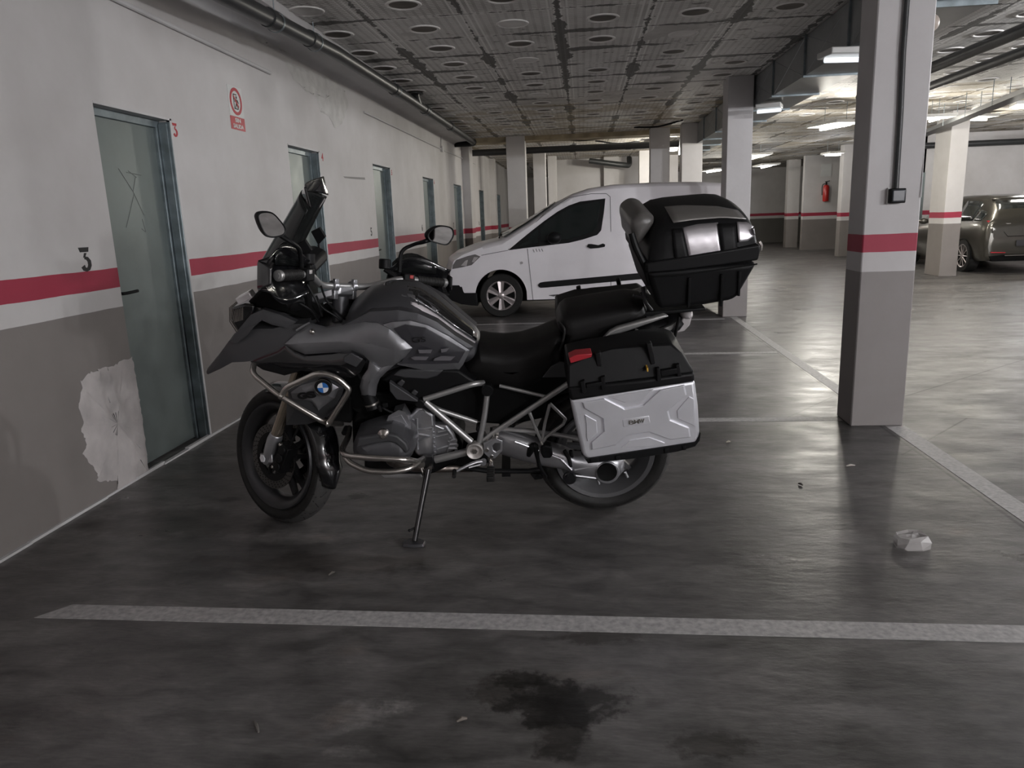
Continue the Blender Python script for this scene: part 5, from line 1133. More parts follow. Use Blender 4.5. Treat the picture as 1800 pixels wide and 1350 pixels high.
# rear mudguard
g = G(); rows = []
for k in range(16):
    a = math.radians(40+k*5); r = RR+.05; rows.append([cR+np.array([r*math.cos(a), .085*j/3, r*math.sin(a)-.004*j*j]) for j in range(-3, 4)])
g.grid(rows); g.build('hugger', M_blk, moto, solid=.004)
# panniers
def pannier(s_):
    def Q(g): return g if s_ > 0 else mirror(g)
    VO, VI = .465, .245
    body = SS([(1002, 703), (1222, 669), (1228, 715), (1231, 768), (1224, 781), (1034, 810), (1024, 802), (1012, 750)], VO)
    g = G(); g.ext(body, -Vx*(VO-VI)); pn = Q(g).build('pannier', M_case, moto, bevel=.022, seg=4)
    X = [(1022, 707), (1060, 700), (1096, 718), (1132, 711), (1163, 684), (1204, 676), (1208, 694), (1176, 722), (1180, 739), (1213, 753), (1215, 769), (1181, 774), (1143, 761), (1101, 767), (1081, 784), (1039, 792), (1038, 779), (1060, 760), (1058, 736), (1025, 717)]
    def inset(P, d):
        c_ = np.mean(np.array(P), 0); return [tuple(np.array(p)+(c_-np.array(p))/np.linalg.norm(c_-np.array(p))*d) for p in P]
    A = SS(X, VO); B = SS(inset(X, 3.2), VO+.009)
    g = G(); g.prism([p-Vx*.003 for p in A], B); Q(g).build('embossed_cross', M_case, pn, bevel=.0015, smooth=0)
    for P in ([(1028, 728), (1049, 739), (1051, 762), (1033, 777), (1031, 770), (1030, 745)], [(1189, 722), (1212, 696), (1220, 700), (1222, 750), (1191, 737)], [(1068, 697), (1150, 684), (1130, 704), (1098, 709)], [(1092, 787), (1106, 774), (1142, 768), (1170, 779), (1140, 786)]):
        A = SS(P, VO); B = SS(inset(P, 2.2), VO+.005); g = G(); g.prism([p-Vx*.003 for p in A], B); Q(g).build('embossed_panel', M_case, pn, smooth=0)
    lid = [(999, 645), (1000, 700), (1003, 706), (1120, 688), (1222, 671), (1222, 656), (1200, 622)]
    rim = SS([(998, 682), (1003, 706), (1222, 672), (1221, 655), (1130, 668)], VO+.006)
    g = G(); g.ext(rim, -Vx*(VO-VI+.012)); ld = Q(g).build('lid', M_blk, pn, bevel=.012, seg=3)
    # sloping lid top: loft from the rim up to a narrower crown
    R0 = SS([(999, 684), (1221, 656)], VO); C0 = SS([(1001, 632), (1045, 620)], VO-.02); C1 = SS([(1062, 612), (1130, 591), (1180, 588), (1190, 596)], .335)
    o3 = [R0[0], R0[0]+np.array([0, 0, .0])]
    outer = [S(998, 684, VO), S(998, 642, VO-.01), S(1041, 622, VO-.03), S(1075, 613, VO-.055), S(1130, 606, VO-.055), S(1180, 604, VO-.045), S(1199, 622, VO-.02), S(1221, 656, VO)]
    inner = [S(998, 684, VO), S(999, 640, VO), S(1045, 612, .36), S(1080, 602, .33), S(1130, 590, .32), S(1180, 586, .32), S(1192, 596, .34), S(1221, 656, VO)]
    inn = [np.array([p[0], VI, q[2]]) for p, q in zip(outer, inner)]
    top = [np.array([p[0], max(VI+.02, .33), q[2]]) for p, q in zip(outer, inner)]; top[0][1] = VO; top[0][2] = outer[0][2]; top[-1][1] = VO; top[-1][2] = outer[-1][2]
    g = G(); g.grid([outer, top, inn]); n_ = len(outer); g.add(outer, [list(range(n_))]); g.add(inn, [list(range(n_))]); g.add([outer[0], inn[0], inn[-1], outer[-1]], [(0, 1, 2, 3)]); Q(g).build('lid_crown', M_blk, pn, bevel=.008, seg=2, smooth=30)
    if s_ > 0: g = G(); g.ext(SS([(1000, 630), (1013, 624), (1041, 621.5), (1040, 628), (1003, 639)], VO-.005), -Vx*.06); g.build('reflector', M_red, pn, bevel=.003)
    for P in ([(1020, 672), (1028, 669), (1031, 690), (1023, 692)], [(1056, 664), (1064, 662), (1064, 685), (1057, 686)], [(1154, 648), (1160, 647), (1163, 670), (1155, 671)], [(1188, 642), (1195, 640), (1198, 662), (1191, 663)], [(1030, 676), (1060, 671), (1060, 678), (1031, 683)], [(1161, 652), (1193, 647), (1194, 657), (1162, 662)]):
        g = G(); g.ext(SS(P, VO+.016), -Vx*.02); Q(g).build('latch', M_blk, pn, bevel=.003)
    for P in ([(1046, 622), (1056, 619), (1058, 650), (1050, 652)], [(1136, 604), (1146, 603), (1152, 640), (1144, 642)]):
        g = G(); g.ext(SS(P, VO-.01), -Vx*.03); Q(g).build('lid_rib', M_blk, pn, bevel=.004)
    if s_ > 0:
        g = G(); g.ext(SS([(1137, 647), (1139.5, 646.5), (1139.8, 653), (1137.4, 653.5)], VO+.018), -Vx*.04); g.build('lock_tag', M_yel, pn, smooth=0)
    base = SS([(1022, 799), (1030, 806), (1190, 782), (1223, 777), (1232, 762), (1230, 775), (1222, 785), (1192, 794), (1120, 806), (1034, 815)], VO+.003)
    g = G(); g.ext(base, -Vx*(VO-VI+.006)); Q(g).build('base_rail', M_blk, pn, bevel=.004)
    for P in ([(1038, 806), (1052, 804), (1052, 812), (1038, 814)], [(1082, 802), (1090, 801), (1090, 809), (1082, 810)], [(1168, 789), (1176, 788), (1176, 796), (1168, 797)], [(1200, 784), (1206, 783), (1206, 791), (1200, 792)]):
        g = G(); g.ext(SS(P, VO+.008), -Vx*.03); Q(g).build('base_lug', M_blk, pn, bevel=.002)
    # name plate
    g = G(); R_ = SS([(1094, 738), (1141, 731), (1143, 744), (1096, 751)], VO+.0112); g.ext(R_, -Vx*.008); Q(g).build('name_plate', M_case, pn, bevel=.002)
    if s_ > 0:
        for lt, k in (('B', 0), ('M', 1), ('W', 2)): text(lt, 'badge_letters', M_steel, S(1110+k*9, 742.5-k*1.3, VO+.013), (-1, 0, .02), (0.03, 0, 1), .018, .002, pn, bold=.02, width=.020)
pannier(1); pannier(-1)
g = G(); 
for s_ in (1, -1): g.tube([S(1040, 690, .2)*np.array([1, s_, 1]), S(1100, 640, .2)*np.array([1, s_, 1])-np.array([0, 0, 0]), S(1180, 620, .2)*np.array([1, s_, 1])], .010, 10)
g.tube([S(1150, 600, -.2)+np.array([0, 0, 0]), S(1150, 600, .2)], .01, 10); g.build('pannier_carrier', M_blk, moto)
# far pannier lid with grab handle seen over the seat comes from the mirrored pannier
# top case
VT = .275
low = SS([(1137, 478), (1157, 544), (1166, 547), (1240, 540), (1292, 531), (1300, 524), (1333, 462)], VT)
g = G(); lo_c = [np.array([p[0]*1.0, -VT, p[2]]) for p in low]
fr_ = [p*np.array([1, .93, 1]) if p[2] < 1.15 else p for p in low]; bk_ = [np.array([p[0], -p[1], p[2]]) for p in fr_]
g.prism(fr_, bk_); tcs = g.build('top_case', M_blk, moto, bevel=.03, seg=4)
band = SS([(1135, 463), (1137, 481), (1190, 477), (1270, 467), (1333, 458), (1337, 440), (1336, 430)], VT+.012)
g = G(); g.prism(band, [np.array([p[0], -p[1], p[2]]) for p in band]); g.build('case_rim', M_matt if False else M_blk, tcs, bevel=.008, seg=3)
g = G(); g.tube([S(1150, 486, VT+.006), S(1200, 483, VT+.008), S(1331, 464, VT+.008)], .003, 6); g.build('rim_seam', M_blkd, tcs)
for x, ya_, yb_ in ((1269, 482, 538), (1212, 488, 540), (1300, 477, 520)):
    g = G(); a = S(x, ya_, VT+.001); b = S(x-2, yb_, VT-.012); g.obox((a+b)/2, (b-a), (0, .012, 0), (.010, 0, 0)); g.build('case_rib', M_blkd if x == 1269 else M_blk, tcs, bevel=.002)
# lid: lofted from the rim up over a domed top (rows run across the case)
lu0, lu1 = S(1140, 463, VT)[0], S(1335, 436, VT)[0]; wl0 = S(1140, 463, VT)[2]; wl1 = S(1335, 440, VT)[2]
def lidpt(t, s_):   # t 0 front..1 rear, s_ -1..1 across
    u = lu0+(lu1-lu0)*t; wb = wl0+(wl1-wl0)*t; hgt = .172*(1-abs(2*t-1)**5.3)**.42*(1-.08*t)
    a = abs(s_); return u, wb, hgt
g = G(); rows = []
tt = [0, .006, .02, .05, .1, .18, .3, .45, .6, .72, .82, .9, .95, .98, .994, 1]
for t in tt:
    u, wb, hgt = lidpt(t, 0); row = [(u, -VT-.004, wb-.01)]
    for a in np.linspace(-1, 1, 33):
        s_ = abs(a); vv = (VT+.002)*math.copysign(min(1, (1-(1-s_)**2.6)**.55), a)
        # rounded shoulder, gently domed crown
        hh = hgt*((1-s_**7)**.5*.86+.16*(1-s_**2)) if s_ < 1 else 0
        pinch = 1-.10*(1-hgt/.175)
        row.append((u, (VT+.002)*a*pinch if s_ < 1 else (VT+.002)*a*pinch, wb+hh))
    row.append((u, VT+.004, wb-.01)); rows.append(row)
g.grid(rows); LDG = g; lidc = g.build('case_lid', M_blk, tcs, smooth=50)
def lid_at(px, py, lift):
    d = BM@ray(px, py); d = d/np.linalg.norm(d)
    for k in range(1400):
        p = CO+d*(2.5+.001*k); t = (p[0]-lu0)/(lu1-lu0)
        if not 0 <= t <= 1: continue
        u, wb, hgt = lidpt(t, 0); pinch = 1-.10*(1-hgt/.175); s_ = abs(p[1])/((VT+.002)*pinch)
        if s_ >= 1: continue
        hh = hgt*((1-s_**7)**.5*.86+.16*(1-s_**2))
        if p[2] <= wb+hh and p[2] > wb-.02: return p-d*lift
    return S(px, py, VT)-d*0
def lid_patch(name, A, B, m, nu=12, nv=8, lift=.003, th=.006):
    def rs(P, k):
        P = [np.array(p, float) for p in P]; L = [0]
        for i in range(1, len(P)): L.append(L[-1]+np.linalg.norm(P[i]-P[i-1]))
        return [np.array([np.interp(x, L, [p[c] for p in P]) for c in (0, 1)]) for x in np.linspace(0, L[-1], k)]
    a, b = rs(A, nu), rs(B, nu); g = G(); g.grid([[lid_at(*(a[i]+(b[i]-a[i])*j/(nv-1)), lift) for i in range(nu)] for j in range(nv)])
    o = g.build(name, m, tcs, solid=th, smooth=60); return o
M_tc1 = mat('brushed_lid_panel', (.52, .50, .52), .34, .75, var=.03); M_tc2 = mat('dull_lid_panel', (.22, .21, .20), .4, .5, var=.04)
lid_patch('lid_side_plate', [(1200, 400), (1225, 394), (1262, 391)], [(1213, 461), (1235, 458), (1270, 453)], M_tc1)
lid_patch('lid_side_plate', [(1295, 391), (1312, 392), (1326, 402)], [(1298, 426), (1313, 424), (1328, 412)], M_tc1)
lid_patch('lid_top_plate', [(1168, 363), (1200, 360.5), (1260, 362), (1297, 369)], [(1184, 391), (1220, 386), (1270, 382), (1312, 385)], M_tc2)
# lid ridges
g = G()
for P in ([(1144, 354), (1165, 352.5)], [(1222, 350), (1250, 350.5)]):
    a, b = S(*P[0], -.12), S(*P[1], -.12); g.obox((a+b)/2+np.array([0, 0, -.006]), (b-a), (0, .05, 0), (0, 0, .02))
g.build('lid_hinge', M_blk, tcs, bevel=.004)
lid_patch('lid_ridge', [(1262, 393), (1294, 392)], [(1271, 454), (1297, 451)], M_blk, 5, 8, .008, .012)
lid_patch('lid_ridge', [(1182, 402), (1199, 401)], [(1188, 466), (1212, 462)], M_blk, 5, 8, .006, .01)
# backrest pad: a long roll across the front of the lid
pc_ = S(1128, 385, .2); g = G()
prof_ = []
cu, cw = lu0+.012, wl0+.135
for (du_, dw_) in ((.030, .050), (.052, .030), (.058, .0), (.05, -.04), (.042, -.085), (.020, -.095), (.0, -.07), (-.045, .0), (-.05, .035), (-.025, .055), (.005, .060)): prof_.append((cu+du_*.85-.004, cw+dw_*.85-.012))
rows = []
for v, k in ((-.19, .3), (-.185, .7), (-.17, .93), (-.15, 1), (-.05, 1.0), (.05, 1.0), (.15, 1), (.17, .93), (.185, .7), (.19, .3)):
    c0 = np.mean(np.array(prof_), 0); Pp = spline([np.array([c0[0]+(a-c0[0])*k, v, c0[1]+(b-c0[1])*k]) for a, b in prof_], 4, True); rows.append(Pp)
g.grid(rows, closeu=True); g.add(rows[0], [list(range(len(rows[0])))]); g.add(rows[-1], [list(range(len(rows[0])))]); g.build('backrest_pad', mat('backrest_vinyl', (.10, .095, .09), .35, bump=.05, bscale=200), tcs, smooth=50)
# case mounting: rack plate, latch straps
slab('rack_plate', [(1100, 556), (1140, 548), (1240, 541), (1242, 546), (1140, 556), (1104, 562)], .12, .24, M_blk, .005)
g = G(); g.tube([S(1113, 519, .1), S(1128, 523, .1), S(1141, 524, .1)], .006, 8); g.tube([S(1130, 505, .1), S(1134, 530, .1), S(1146, 548, .1), S(1136, 556, .1)], .008, 8, smooth=4); g.build('case_latch', M_matt, moto)
g = G(); g.tube([S(1110, 410, .23), S(1118, 436, .24), S(1134, 470, .25), S(1142, 500, .24)], [.012, .014, .012, .01], 10, smooth=3); g.build('case_strap', M_blk, tcs)
g = G(); g.tube([S(1333, 425, .0), S(1337, 432, .0), S(1336, 440, 0)], .01, 8); g.build('case_lock', M_steel, tcs)
# ------------------------------------------------------------------ white van
VA = math.radians(2.0); VO_ = np.array([-1.2, 10.45, 0]); VD = np.array([math.cos(VA), math.sin(VA), 0]); VN = np.array([-math.sin(VA), math.cos(VA), 0])
van = tag(empty('van', tuple(VO_)), 'small white panel van parked nose to the wall behind the motorcycle', 'van')
van.rotation_euler = (0, 0, VA)
def V(px, py, lat=0.0):
    d = ray(px, py); o = np.array([0, 0, H])-VO_; t = (lat-o@VN)/(d@VN); p = o+d*t; return np.array([p@VD, lat, p[2]])
M_vw = mat('van_white', (.86, .83, .86), .32, coat=.4, var=.04, vscale=3); M_vg = mat('van_glass', (.012, .016, .016), .08, coat=.5); M_gap = mat('shut_line', (.10, .095, .10), .7); M_cap = mat('hub_silver', (.55, .50, .50), .3, .7)
M_lens = mat('van_lens', (.20, .19, .19), .12, .3, coat=.8)
VWD = 1.72
top = [V(*p) for p in [(791, 480), (797, 458), (812, 447), (850, 432), (882, 424), (930, 393), (978, 357), (1007, 342), (1037, 332), (1080, 325), (1160, 320.5), (1230, 319.5), (1266, 321)]]
xs = [p[0] for p in top]; zs = [p[2] for p in top]; xr_ = xs[-1]+.22
xs += [xr_-.05, xr_]; zs += [zs[-1]-.02, zs[-1]-.25]
bot = .235
def crown(x, z, s_):   # s_ 0..1 across; pull the nose forward and roof up toward the middle, tumble the upper sides in
    a = abs(2*s_-1); lat = VWD*s_
    tz = max(0, z-1.02); lat = lat+(.5-s_)*2*tz*.19*(1 if True else 0)
    x2 = x-.16*(1-a**2)*max(0, min(1, (.9-x)/.9)) if x < .9 else x
    z2 = z+.03*(1-a**2)
    return (x2, lat, z2)
stations = list(zip(xs, zs))
wx, wz, wr = V(881, 521)[0], .305, .365
g = G(); rows = []
dx = []
for i in range(len(xs)-1):
    k = 5 if i < 12 else 2
    for j in range(k): dx.append((xs[i]+(xs[i+1]-xs[i])*j/k, zs[i]+(zs[i+1]-zs[i])*j/k))
dx.append((xs[-1], zs[-1]))
SS_ = [0, .004, .015, .05, .15, .3, .5, .7, .85, .95, .985, .996, 1]
for x, z in dx: rows.append([crown(x, z-(.05*(1-min(1, s_/.05, (1-s_)/.05))**2 if z > 1.0 else .012*(1-min(1, s_/.05, (1-s_)/.05))), s_) for s_ in SS_])
g.grid(rows)
# sides: vertical strips from sill to the shoulder
def arch(x):
    b = bot
    for cx in (wx, wx+2.49):
        if abs(x-cx) < wr: b = max(b, wz+math.sqrt(wr*wr-(x-cx)**2))
    if x < wx-wr: b = V(800, 502)[2]-.02 if x < V(812, 500)[0] else V(825, 515)[2]
    return b
sx = sorted(set([p[0] for p in dx]+[wx+wr*math.cos(t) for t in np.linspace(0, math.pi, 25)]+[wx+2.49+wr*math.cos(t) for t in np.linspace(0, math.pi, 25)]+list(np.linspace(xs[0], xs[-1], 60))))
for s_ in (0, 1):
    R_ = []
    for x in sx:
        zt = float(np.interp(x, [p[0] for p in dx], [p[1] for p in dx])); zt -= .05 if zt > 1 else .012; b = min(arch(x), zt-.005); R_.append([crown(x, b+(zt-b)*q, s_) for q in np.linspace(0, 1, 16)])
    g.grid(R_)
g.add([crown(xs[-1], zs[-1]-.05, 0), crown(xs[-1], bot, 0), crown(xs[-1], bot, 1), crown(xs[-1], zs[-1]-.05, 1)], [(0, 1, 2, 3)])
nl = [crown(xs[0], zs[0]-.012, s_) for s_ in SS_]; nb_ = [crown(xs[0], .47, s_) for s_ in SS_]; g.grid([nl, nb_])
g.build('body', M_vw, van, smooth=40)
def vs(name, pts, lat, th, m, bevel=.004, parent=None, roundk=0):
    P = [V(*p, lat) for p in pts]
    def tl(p): z = max(0, p[2]-1.02); return np.array([p[0], lat+z*.19, p[2]])
    P = [tl(p) for p in P]
    if roundk: P = roundpath(P+[P[0]], roundk)[:-1] if False else P
    g = G(); g.ext(P, (0, th, 0)); return g.build(name, m, parent or van, bevel=bevel)
win = [(893, 440), (912, 424), (933, 407), (956, 389), (980, 372), (1000, 361), (1020, 354), (1065, 348.5), (1062, 375), (1057, 405), (1050, 413), (1025, 421), (1000, 427), (940, 434)]
sw_ = vs('side_window_surround', win, -.006, .03, M_blk)
gl = [(950, 424), (950, 400), (962, 388), (985, 374), (1012, 361), (1056, 353), (1053, 378), (1049, 400), (1040, 408), (1000, 421)]
vs('side_window', gl, -.0085, .01, M_vg, .002, sw_); vs('quarter_window', [(912, 434), (935, 411), (946, 402), (946, 427)], -.0085, .01, M_vg, .002, sw_)
# a pale strip of the far window seen through the glass
vs('window_bar', [(947, 400), (950, 398), (950, 427), (947, 428)], -.0095, .01, M_blk, .001, sw_)
vs('body_moulding', [(947, 504), (945.5, 501), (949, 497), (956, 495.5), (1124, 480), (1262, 468), (1262, 480), (1126, 491), (960, 505.5), (950, 506)], -.012, .03, M_blk, .004)
vs('front_bumper', [(788, 508), (793, 501.5), (807, 501.5), (816, 515), (838, 515), (840, 538), (811, 535), (790, 527)], -.008, .30, M_blk, .008)
g = G(); a = V(790, 508, 0); g.prism([crown(V(789, 505)[0]-.01, V(789, 505)[2], s_) for s_ in SS_]+[crown(V(789, 505)[0]+.05, V(789, 505)[2], s_) for s_ in SS_[::-1]], [crown(V(791, 528)[0]-.01, V(791, 528)[2], s_) for s_ in SS_]+[crown(V(791, 528)[0]+.05, V(791, 528)[2], s_) for s_ in SS_[::-1]]); g.build('lower_grille', M_blk, van)
hl_ = vs('headlamp', [(795, 473), (796, 466), (802, 457), (822, 450), (835, 447), (844.5, 451), (829, 466), (812, 470)], -.006, .05, M_lens, .004)
vs('lamp_reflector', [(810, 467), (818, 458), (822, 457), (820, 468)], -.0095, .01, M_clear, .002, hl_); vs('lamp_reflector', [(833, 452), (841, 452), (833, 461), (829, 461)], -.0095, .01, M_clear, .002, hl_)
hd_ = vs('door_handle', [(1032, 434), (1034, 429), (1040, 429), (1052, 431), (1060, 428), (1064, 430), (1063, 434), (1052, 436), (1038, 437)], -.02, .03, M_blk, .004)
for P in ([(927, 437), (937, 527)], [(1073.5, 345), (1074, 405), (1074, 500), (1074, 520)], [(893, 440), (850, 448), (846, 449)], [(1000, 347), (1040, 340), (1067, 340), (1073, 345)], [(1000, 347), (960, 373), (893, 439)]):
    g = G(); Q_ = [V(*p, -.001) for p in P]; Q_ = [np.array([q[0], -.001+max(0, q[2]-1.02)*.19, q[2]]) for q in Q_]; g.tube(Q_, .0035, 4); g.build('shut_line', M_gap, van, smooth=0)
for P in ([(983, 470), (985, 472)],):
    pass
g = G(); q = V(917, 462, -.002); g.cyl(q, (0, -1, 0), .018, .008, 16); g.build('side_repeater', M_clear, van)
for k, (x, y) in enumerate(((938, 441), (943, 440), (948, 440), (953, 439.5))):
    g = G(); a = V(x-1, y-2.5, -.001); b = V(x+1.2, y+2.5, -.001); g.tube([a, b], .004, 4)
    g.build('worn_lettering', M_gap, van, smooth=0)
g = G(); a = V(965, 519, -.001); b = V(981, 517.5, -.001); g.tube([a, (a+b)/2+np.array([0, 0, -.01]), b], [.003, .014, .003], 6); g.build('dent_mark', M_gap, van)
# wing mirror (near side)
g = G(); q = V(974, 418, -.10); g.sphere(q, (.10, .075, .085), 20); g.obox(q+np.array([-.06, .07, -.05]), (.06, 0, 0), (0, .10, 0), (0, 0, .04)); g.build('wing_mirror', M_blk, van, smooth=50)
# windscreen seen edge-on with black band and wiper
def wpt(px, py, s_):
    x = V(px, py)[0]; z = float(np.interp(x, [p[0] for p in dx], [p[1] for p in dx])); a = crown(x, z, s_); return np.array(a)+np.array([-.012, 0, .012])
g = G(); g.grid([[wpt(px, py, s_) for s_ in (.035, .1, .3, .5, .7, .9, .965)] for px, py in ((890, 420), (910, 407), (930, 393), (955, 374), (978, 357))]); g.build('windscreen', M_vg, van, solid=.004, smooth=50)
g = G(); g.tube([wpt(884, 423, .1)+np.array([0, 0, .01]), wpt(892, 419, .45)+np.array([-.0, 0, .01])], .010, 6); g.build('wiper', M_blk, van)
# wheels
def vwheel(cx, lat, s_):
    n_ = -s_; c_ = np.array([cx, lat, wz])
    g = G(); g.lathe([(.19, .0), (.215, .02), (.29, .022), (.305, .008), (.305, -.15), (.29, -.17), (.19, -.17)], tuple(c_), (0, n_, 0), 48); w = g.build('wheel', M_rub, van)
    g = G(); g.lathe([(0, -.02), (.19, -.02), (.19, -.03), (0, -.03)], tuple(c_), (0, n_, 0), 40); g.build('rim_well', M_blkd, w)
    g = G(); g.lathe([(.196, .004), (.205, .014), (.212, .012), (.212, -.03), (.19, -.03), (.188, .0)], tuple(c_), (0, n_, 0), 48, closed=True); g.lathe([(0, .022), (.03, .022), (.045, .014), (.05, -.01), (0, -.01)], tuple(c_), (0, n_, 0), 24)
    for k in range(6):
        a = math.pi/2+math.pi/3*k+.0; d = np.array([math.cos(a), 0, math.sin(a)]); t = np.array([-d[2], 0, d[0]]); nn = np.array([0, n_*1.0, 0])
        for sg in (-1, 1):
            A = c_+d*.035; B = c_+d*.203
            g.prism([A+nn*.008, A+t*sg*.024+nn*.016, A+t*sg*.028-nn*.01, A-nn*.01], [B+nn*.002, B+t*sg*.046+nn*.012, B+t*sg*.052-nn*.01, B-nn*.01])
    g.build('hubcap', M_cap, w, smooth=35)
for cx in (wx, wx+2.49): vwheel(cx, .015, 1); vwheel(cx, VWD-.015, -1)
g = G(); 
for cx in (wx, wx+2.49):
    for lat in (.17, VWD-.17):
        pass
g.box((xs[0]+.15, .2, .2), (xs[-1]-.05, VWD-.2, .45)); g.build('underbody', M_blkd, van)
g = G()
for cx in (wx, wx+2.49):
    for l0, l1 in ((.002, .25), (VWD-.25, VWD-.002)): g.lathe([(wr+.012, 0), (wr+.012, l1-l0), (wr-.004, l1-l0), (wr-.004, 0)], (cx, l0, wz), (0, 1, 0), 40, closed=True, a0=0, a1=2*math.pi)
keep = [i for i, f in enumerate(g.f) if all(g.v[j][2] > wz-.08 for j in f)]; g.f = [g.f[i] for i in keep]; g.m = [g.m[i] for i in keep]
g.build('wheel_arch', M_blk, van)
# ------------------------------------------------------------------ parked hatchback (seen from behind, left part in frame)
XC, YC = 8.36, 14.95
car = tag(empty('hatchback_car', (XC, YC, 0)), 'dark grey hatchback parked nose-in at the right edge, behind the far column', 'car')
M_cb = mat('car_bronze_grey', (.085, .080, .068), .28, .6, coat=.7, var=.03); M_cg = mat('car_glass', (.02, .024, .024), .06, coat=.6)
M_rl = mat('rear_lamp_red', (.40, .02, .03), .15, coat=.6)
# loft stations along Y: (y, zbot, zbelt, zroof, halfwidth, roof halfwidth)
stn = [(0, .42, .62, .70, .74, .70), (.02, .30, .78, .92, .80, .72), (.07, .26, .95, 1.04, .84, .68), (.20, .24, .98, 1.20, .865, .60), (.40, .23, .98, 1.36, .875, .575), (.62, .23, .97, 1.44, .88, .57), (.95, .22, .96, 1.47, .88, .58), (1.6, .22, .95, 1.48, .88, .59), (2.3, .22, .93, 1.43, .88, .59), (2.75, .22, .92, 1.25, .88, .60), (3.1, .22, .91, 1.04, .875, .62), (3.7, .24, .84, .92, .86, .70), (4.1, .28, .70, .78, .80, .66), (4.28, .40, .55, .60, .62, .5)]
def sec(s_):
    y, zb, zl, zr, hw, rw_ = s_
    half = [(0, zb), (hw*.9, zb), (hw*.97, zb+.08), (hw, zb+(zl-zb)*.45), (hw*.995, zb+(zl-zb)*.75), (hw*.955, zl), (rw_+(hw*.955-rw_)*.5, zl+(zr-zl)*.45), (rw_+.02, zl+(zr-zl)*.85), (rw_-.06, zr-.012), (rw_*.6, zr), (0, zr+.008)]
    return [(x, y, z) for x, z in half]+[(-x, y, z) for x, z in half[::-1][1:-1]]
fine = []
for i in range(len(stn)-1):
    for k in range(4): t = k/4; fine.append(tuple(stn[i][j]*(1-t)+stn[i+1][j]*t for j in range(6)))
fine.append(stn[-1])
g = G(); rows = [sec(s_) for s_ in fine]; g.grid(rows, closeu=True); g.add(rows[0], [list(range(20))]); g.add(rows[-1], [list(range(20))]); g.build('body', M_cb, car, smooth=50)
def tw_(y, f, out=.012, z=None):
    """point on the left greenhouse side: y along, f 0..1 from belt to roof"""
    s_ = [np.interp(y, [q[0] for q in stn], [q[j] for q in stn]) for j in range(6)]; zl, zr, hw, rw_ = s_[2], s_[3], s_[4], s_[5]
    pts = [(0, hw*.955, zl), (.45, rw_+(hw*.955-rw_)*.5, zl+(zr-zl)*.45), (.85, rw_+.02, zl+(zr-zl)*.85)]
    x = np.interp(f, [p[0] for p in pts], [p[1] for p in pts]); zz = np.interp(f, [p[0] for p in pts], [p[2] for p in pts]); return np.array([-(x+out), y, zz])
for a, b, fa, fb in ((.62, 1.28, .05, .80), (1.36, 2.30, .03, .82), (.30, .56, .05, .5)):
    for s_ in (1, -1):
        g = G(); g.grid([[tw_(a+(b-a)*k/6, fa+(fb*(1 if 0 < k else .9)-fa)*j/4)*np.array([s_, 1, 1]) for j in range(5)] for k in range(7)]); g.build('side_window', M_cg, car, solid=.006)
def rear(x, z, out=.012):
    """point on the sloping tail: height decides how far forward it lies"""
    y = np.interp(z, [.42, .66, .80, .97, 1.20, 1.36, 1.44], [0, 0, .02, .07, .20, .40, .62]); return np.array([x, y-out-(.0 if z > .97 else .01)+.10*abs(x)**3, z])
def rpatch(name, P, m, th=.015, n=1):
    g = G(); Q_ = [rear(*p) for p in P]; g.ext(Q_, (0, th, 0)); return g.build(name, m, car, bevel=.004)
g = G(); g.grid([[rear(x*(.62-.07*k/5), 1.02+.34*k/5, .014) for x in np.linspace(-1, 1, 9)] for k in range(6)]); g.build('rear_window', M_cg, car, solid=.008)
g = G(); g.grid([[rear(x*.57, 1.385+.03*k, .03+.05*k) for x in np.linspace(-1, 1, 9)] for k in range(2)]); g.build('spoiler', M_cb, car, solid=.03)
for s_ in (-1, 1):
    P = [(s_*.80, .93), (s_*.79, 1.0), (s_*.66, .985), (s_*.42, .945), (s_*.40, .925), (s_*.62, .895)]
    g = G(); Q_ = [rear(*p, out=.03) for p in P]; g.ext(Q_, (0, .08, 0)); rl = g.build('rear_lamp', M_rl, car, bevel=.006)
    g = G(); Q_ = [rear(*p, out=.036) for p in [(s_*.62, .915), (s_*.60, .945), (s_*.42, .938), (s_*.42, .928)]]; g.ext(Q_, (0, .02, 0)); g.build('lamp_clear', M_clear, rl, bevel=.003)
    g = G(); Q_ = [rear(*p, out=.05) for p in [(s_*.74, .40), (s_*.74, .42), (s_*.50, .41), (s_*.50, .395)]]; g.ext(Q_, (0, .05, 0)); g.build('reflector', M_rl, car, bevel=.003)
g = G(); g.tube([rear(-.60, .97), rear(-.55, .80), rear(-.47, .70), rear(.47, .70), rear(.55, .80), rear(.6, .97)], .005, 5); g.build('tailgate_line', M_blkd, car)
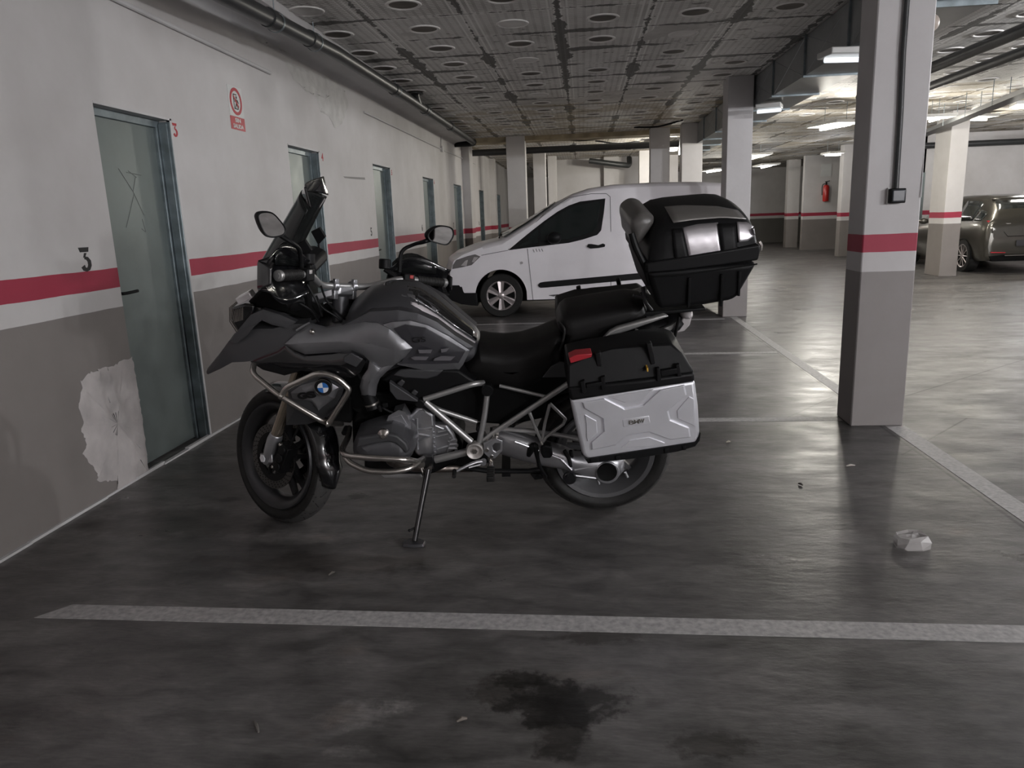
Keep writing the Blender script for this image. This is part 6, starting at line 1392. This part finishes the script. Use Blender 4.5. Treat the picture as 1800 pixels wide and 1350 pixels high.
g = G(); g.ext([rear(x, z, .02) for x, z in ((-.70, .24), (-.76, .34), (-.5, .36), (.5, .36), (.76, .34), (.7, .24))], (0, .1, 0)); g.build('diffuser', M_blkd, car, bevel=.01)
g = G(); g.obox(rear(0, .35, .06), (1.05, 0, 0), (0, .02, 0), (0, 0, .012)); g.build('chrome_strip', M_steel, car)
g = G(); g.obox(rear(-.06, .57, .02), (.52, 0, 0), (0, .012, 0), (0, 0, .11)); npl = g.build('number_plate', M_dgr, car, bevel=.004)
for s_ in (-1, 1):
    for y in (.78, 3.38):
        g = G(); c_ = (s_*.885, y, .315); g.lathe([(.0, -.03), (.20, -.03), (.22, .0), (.30, -.004), (.315, -.02), (.315, -.2), (0, -.2)], c_, (s_, 0, 0), 40); w = g.build('wheel', M_rub, car)
        g = G(); g.lathe([(.0, .004), (.04, .004), (.05, -.01), (.05, -.02)], c_, (s_, 0, 0), 20); g.lathe([(.205, -.01), (.222, .003), (.228, -.002), (.21, -.03)], c_, (s_, 0, 0), 40)
        for k in range(10):
            a = 2*math.pi*k/10; p0 = np.array(c_)+np.array([-.008*s_, .04*math.cos(a), .04*math.sin(a)]); p1 = np.array(c_)+np.array([-.012*s_, .21*math.cos(a), .21*math.sin(a)]); g.tube([p0, p1], [.012, .009], 6)
        g.build('alloy_rim', M_cap, w, smooth=40)
        g = G(); g.lathe([(.34, .002), (.325, .006), (.325, -.15)], c_, (s_, 0, 0), 40); g.f = [f for f in g.f if all(g.v[j][2] > .24 for j in f)]; g.m = [0]*len(g.f); g.build('wheel_arch', M_blkd, car)
for s_ in (-1, 1):
    g = G(); g.sphere((s_*.99, 2.35, .98), (.10, .07, .065), 16); g.obox((s_*.9, 2.38, .95), (.14, 0, 0), (0, .05, 0), (0, 0, .03)); g.build('wing_mirror', M_cb, car)
    for y in (1.12, 2.02): g = G(); g.obox((s_*.885, y, .86), (.025, 0, 0), (0, .17, 0), (0, 0, .022)); g.build('door_handle', M_cb, car, bevel=.004)
    g = G(); g.tube([(s_*.88, 1.30, .30), (s_*.883, 1.31, .6), (s_*.845, 1.32, .93)], .004, 5); g.build('shut_line', M_blkd, car)
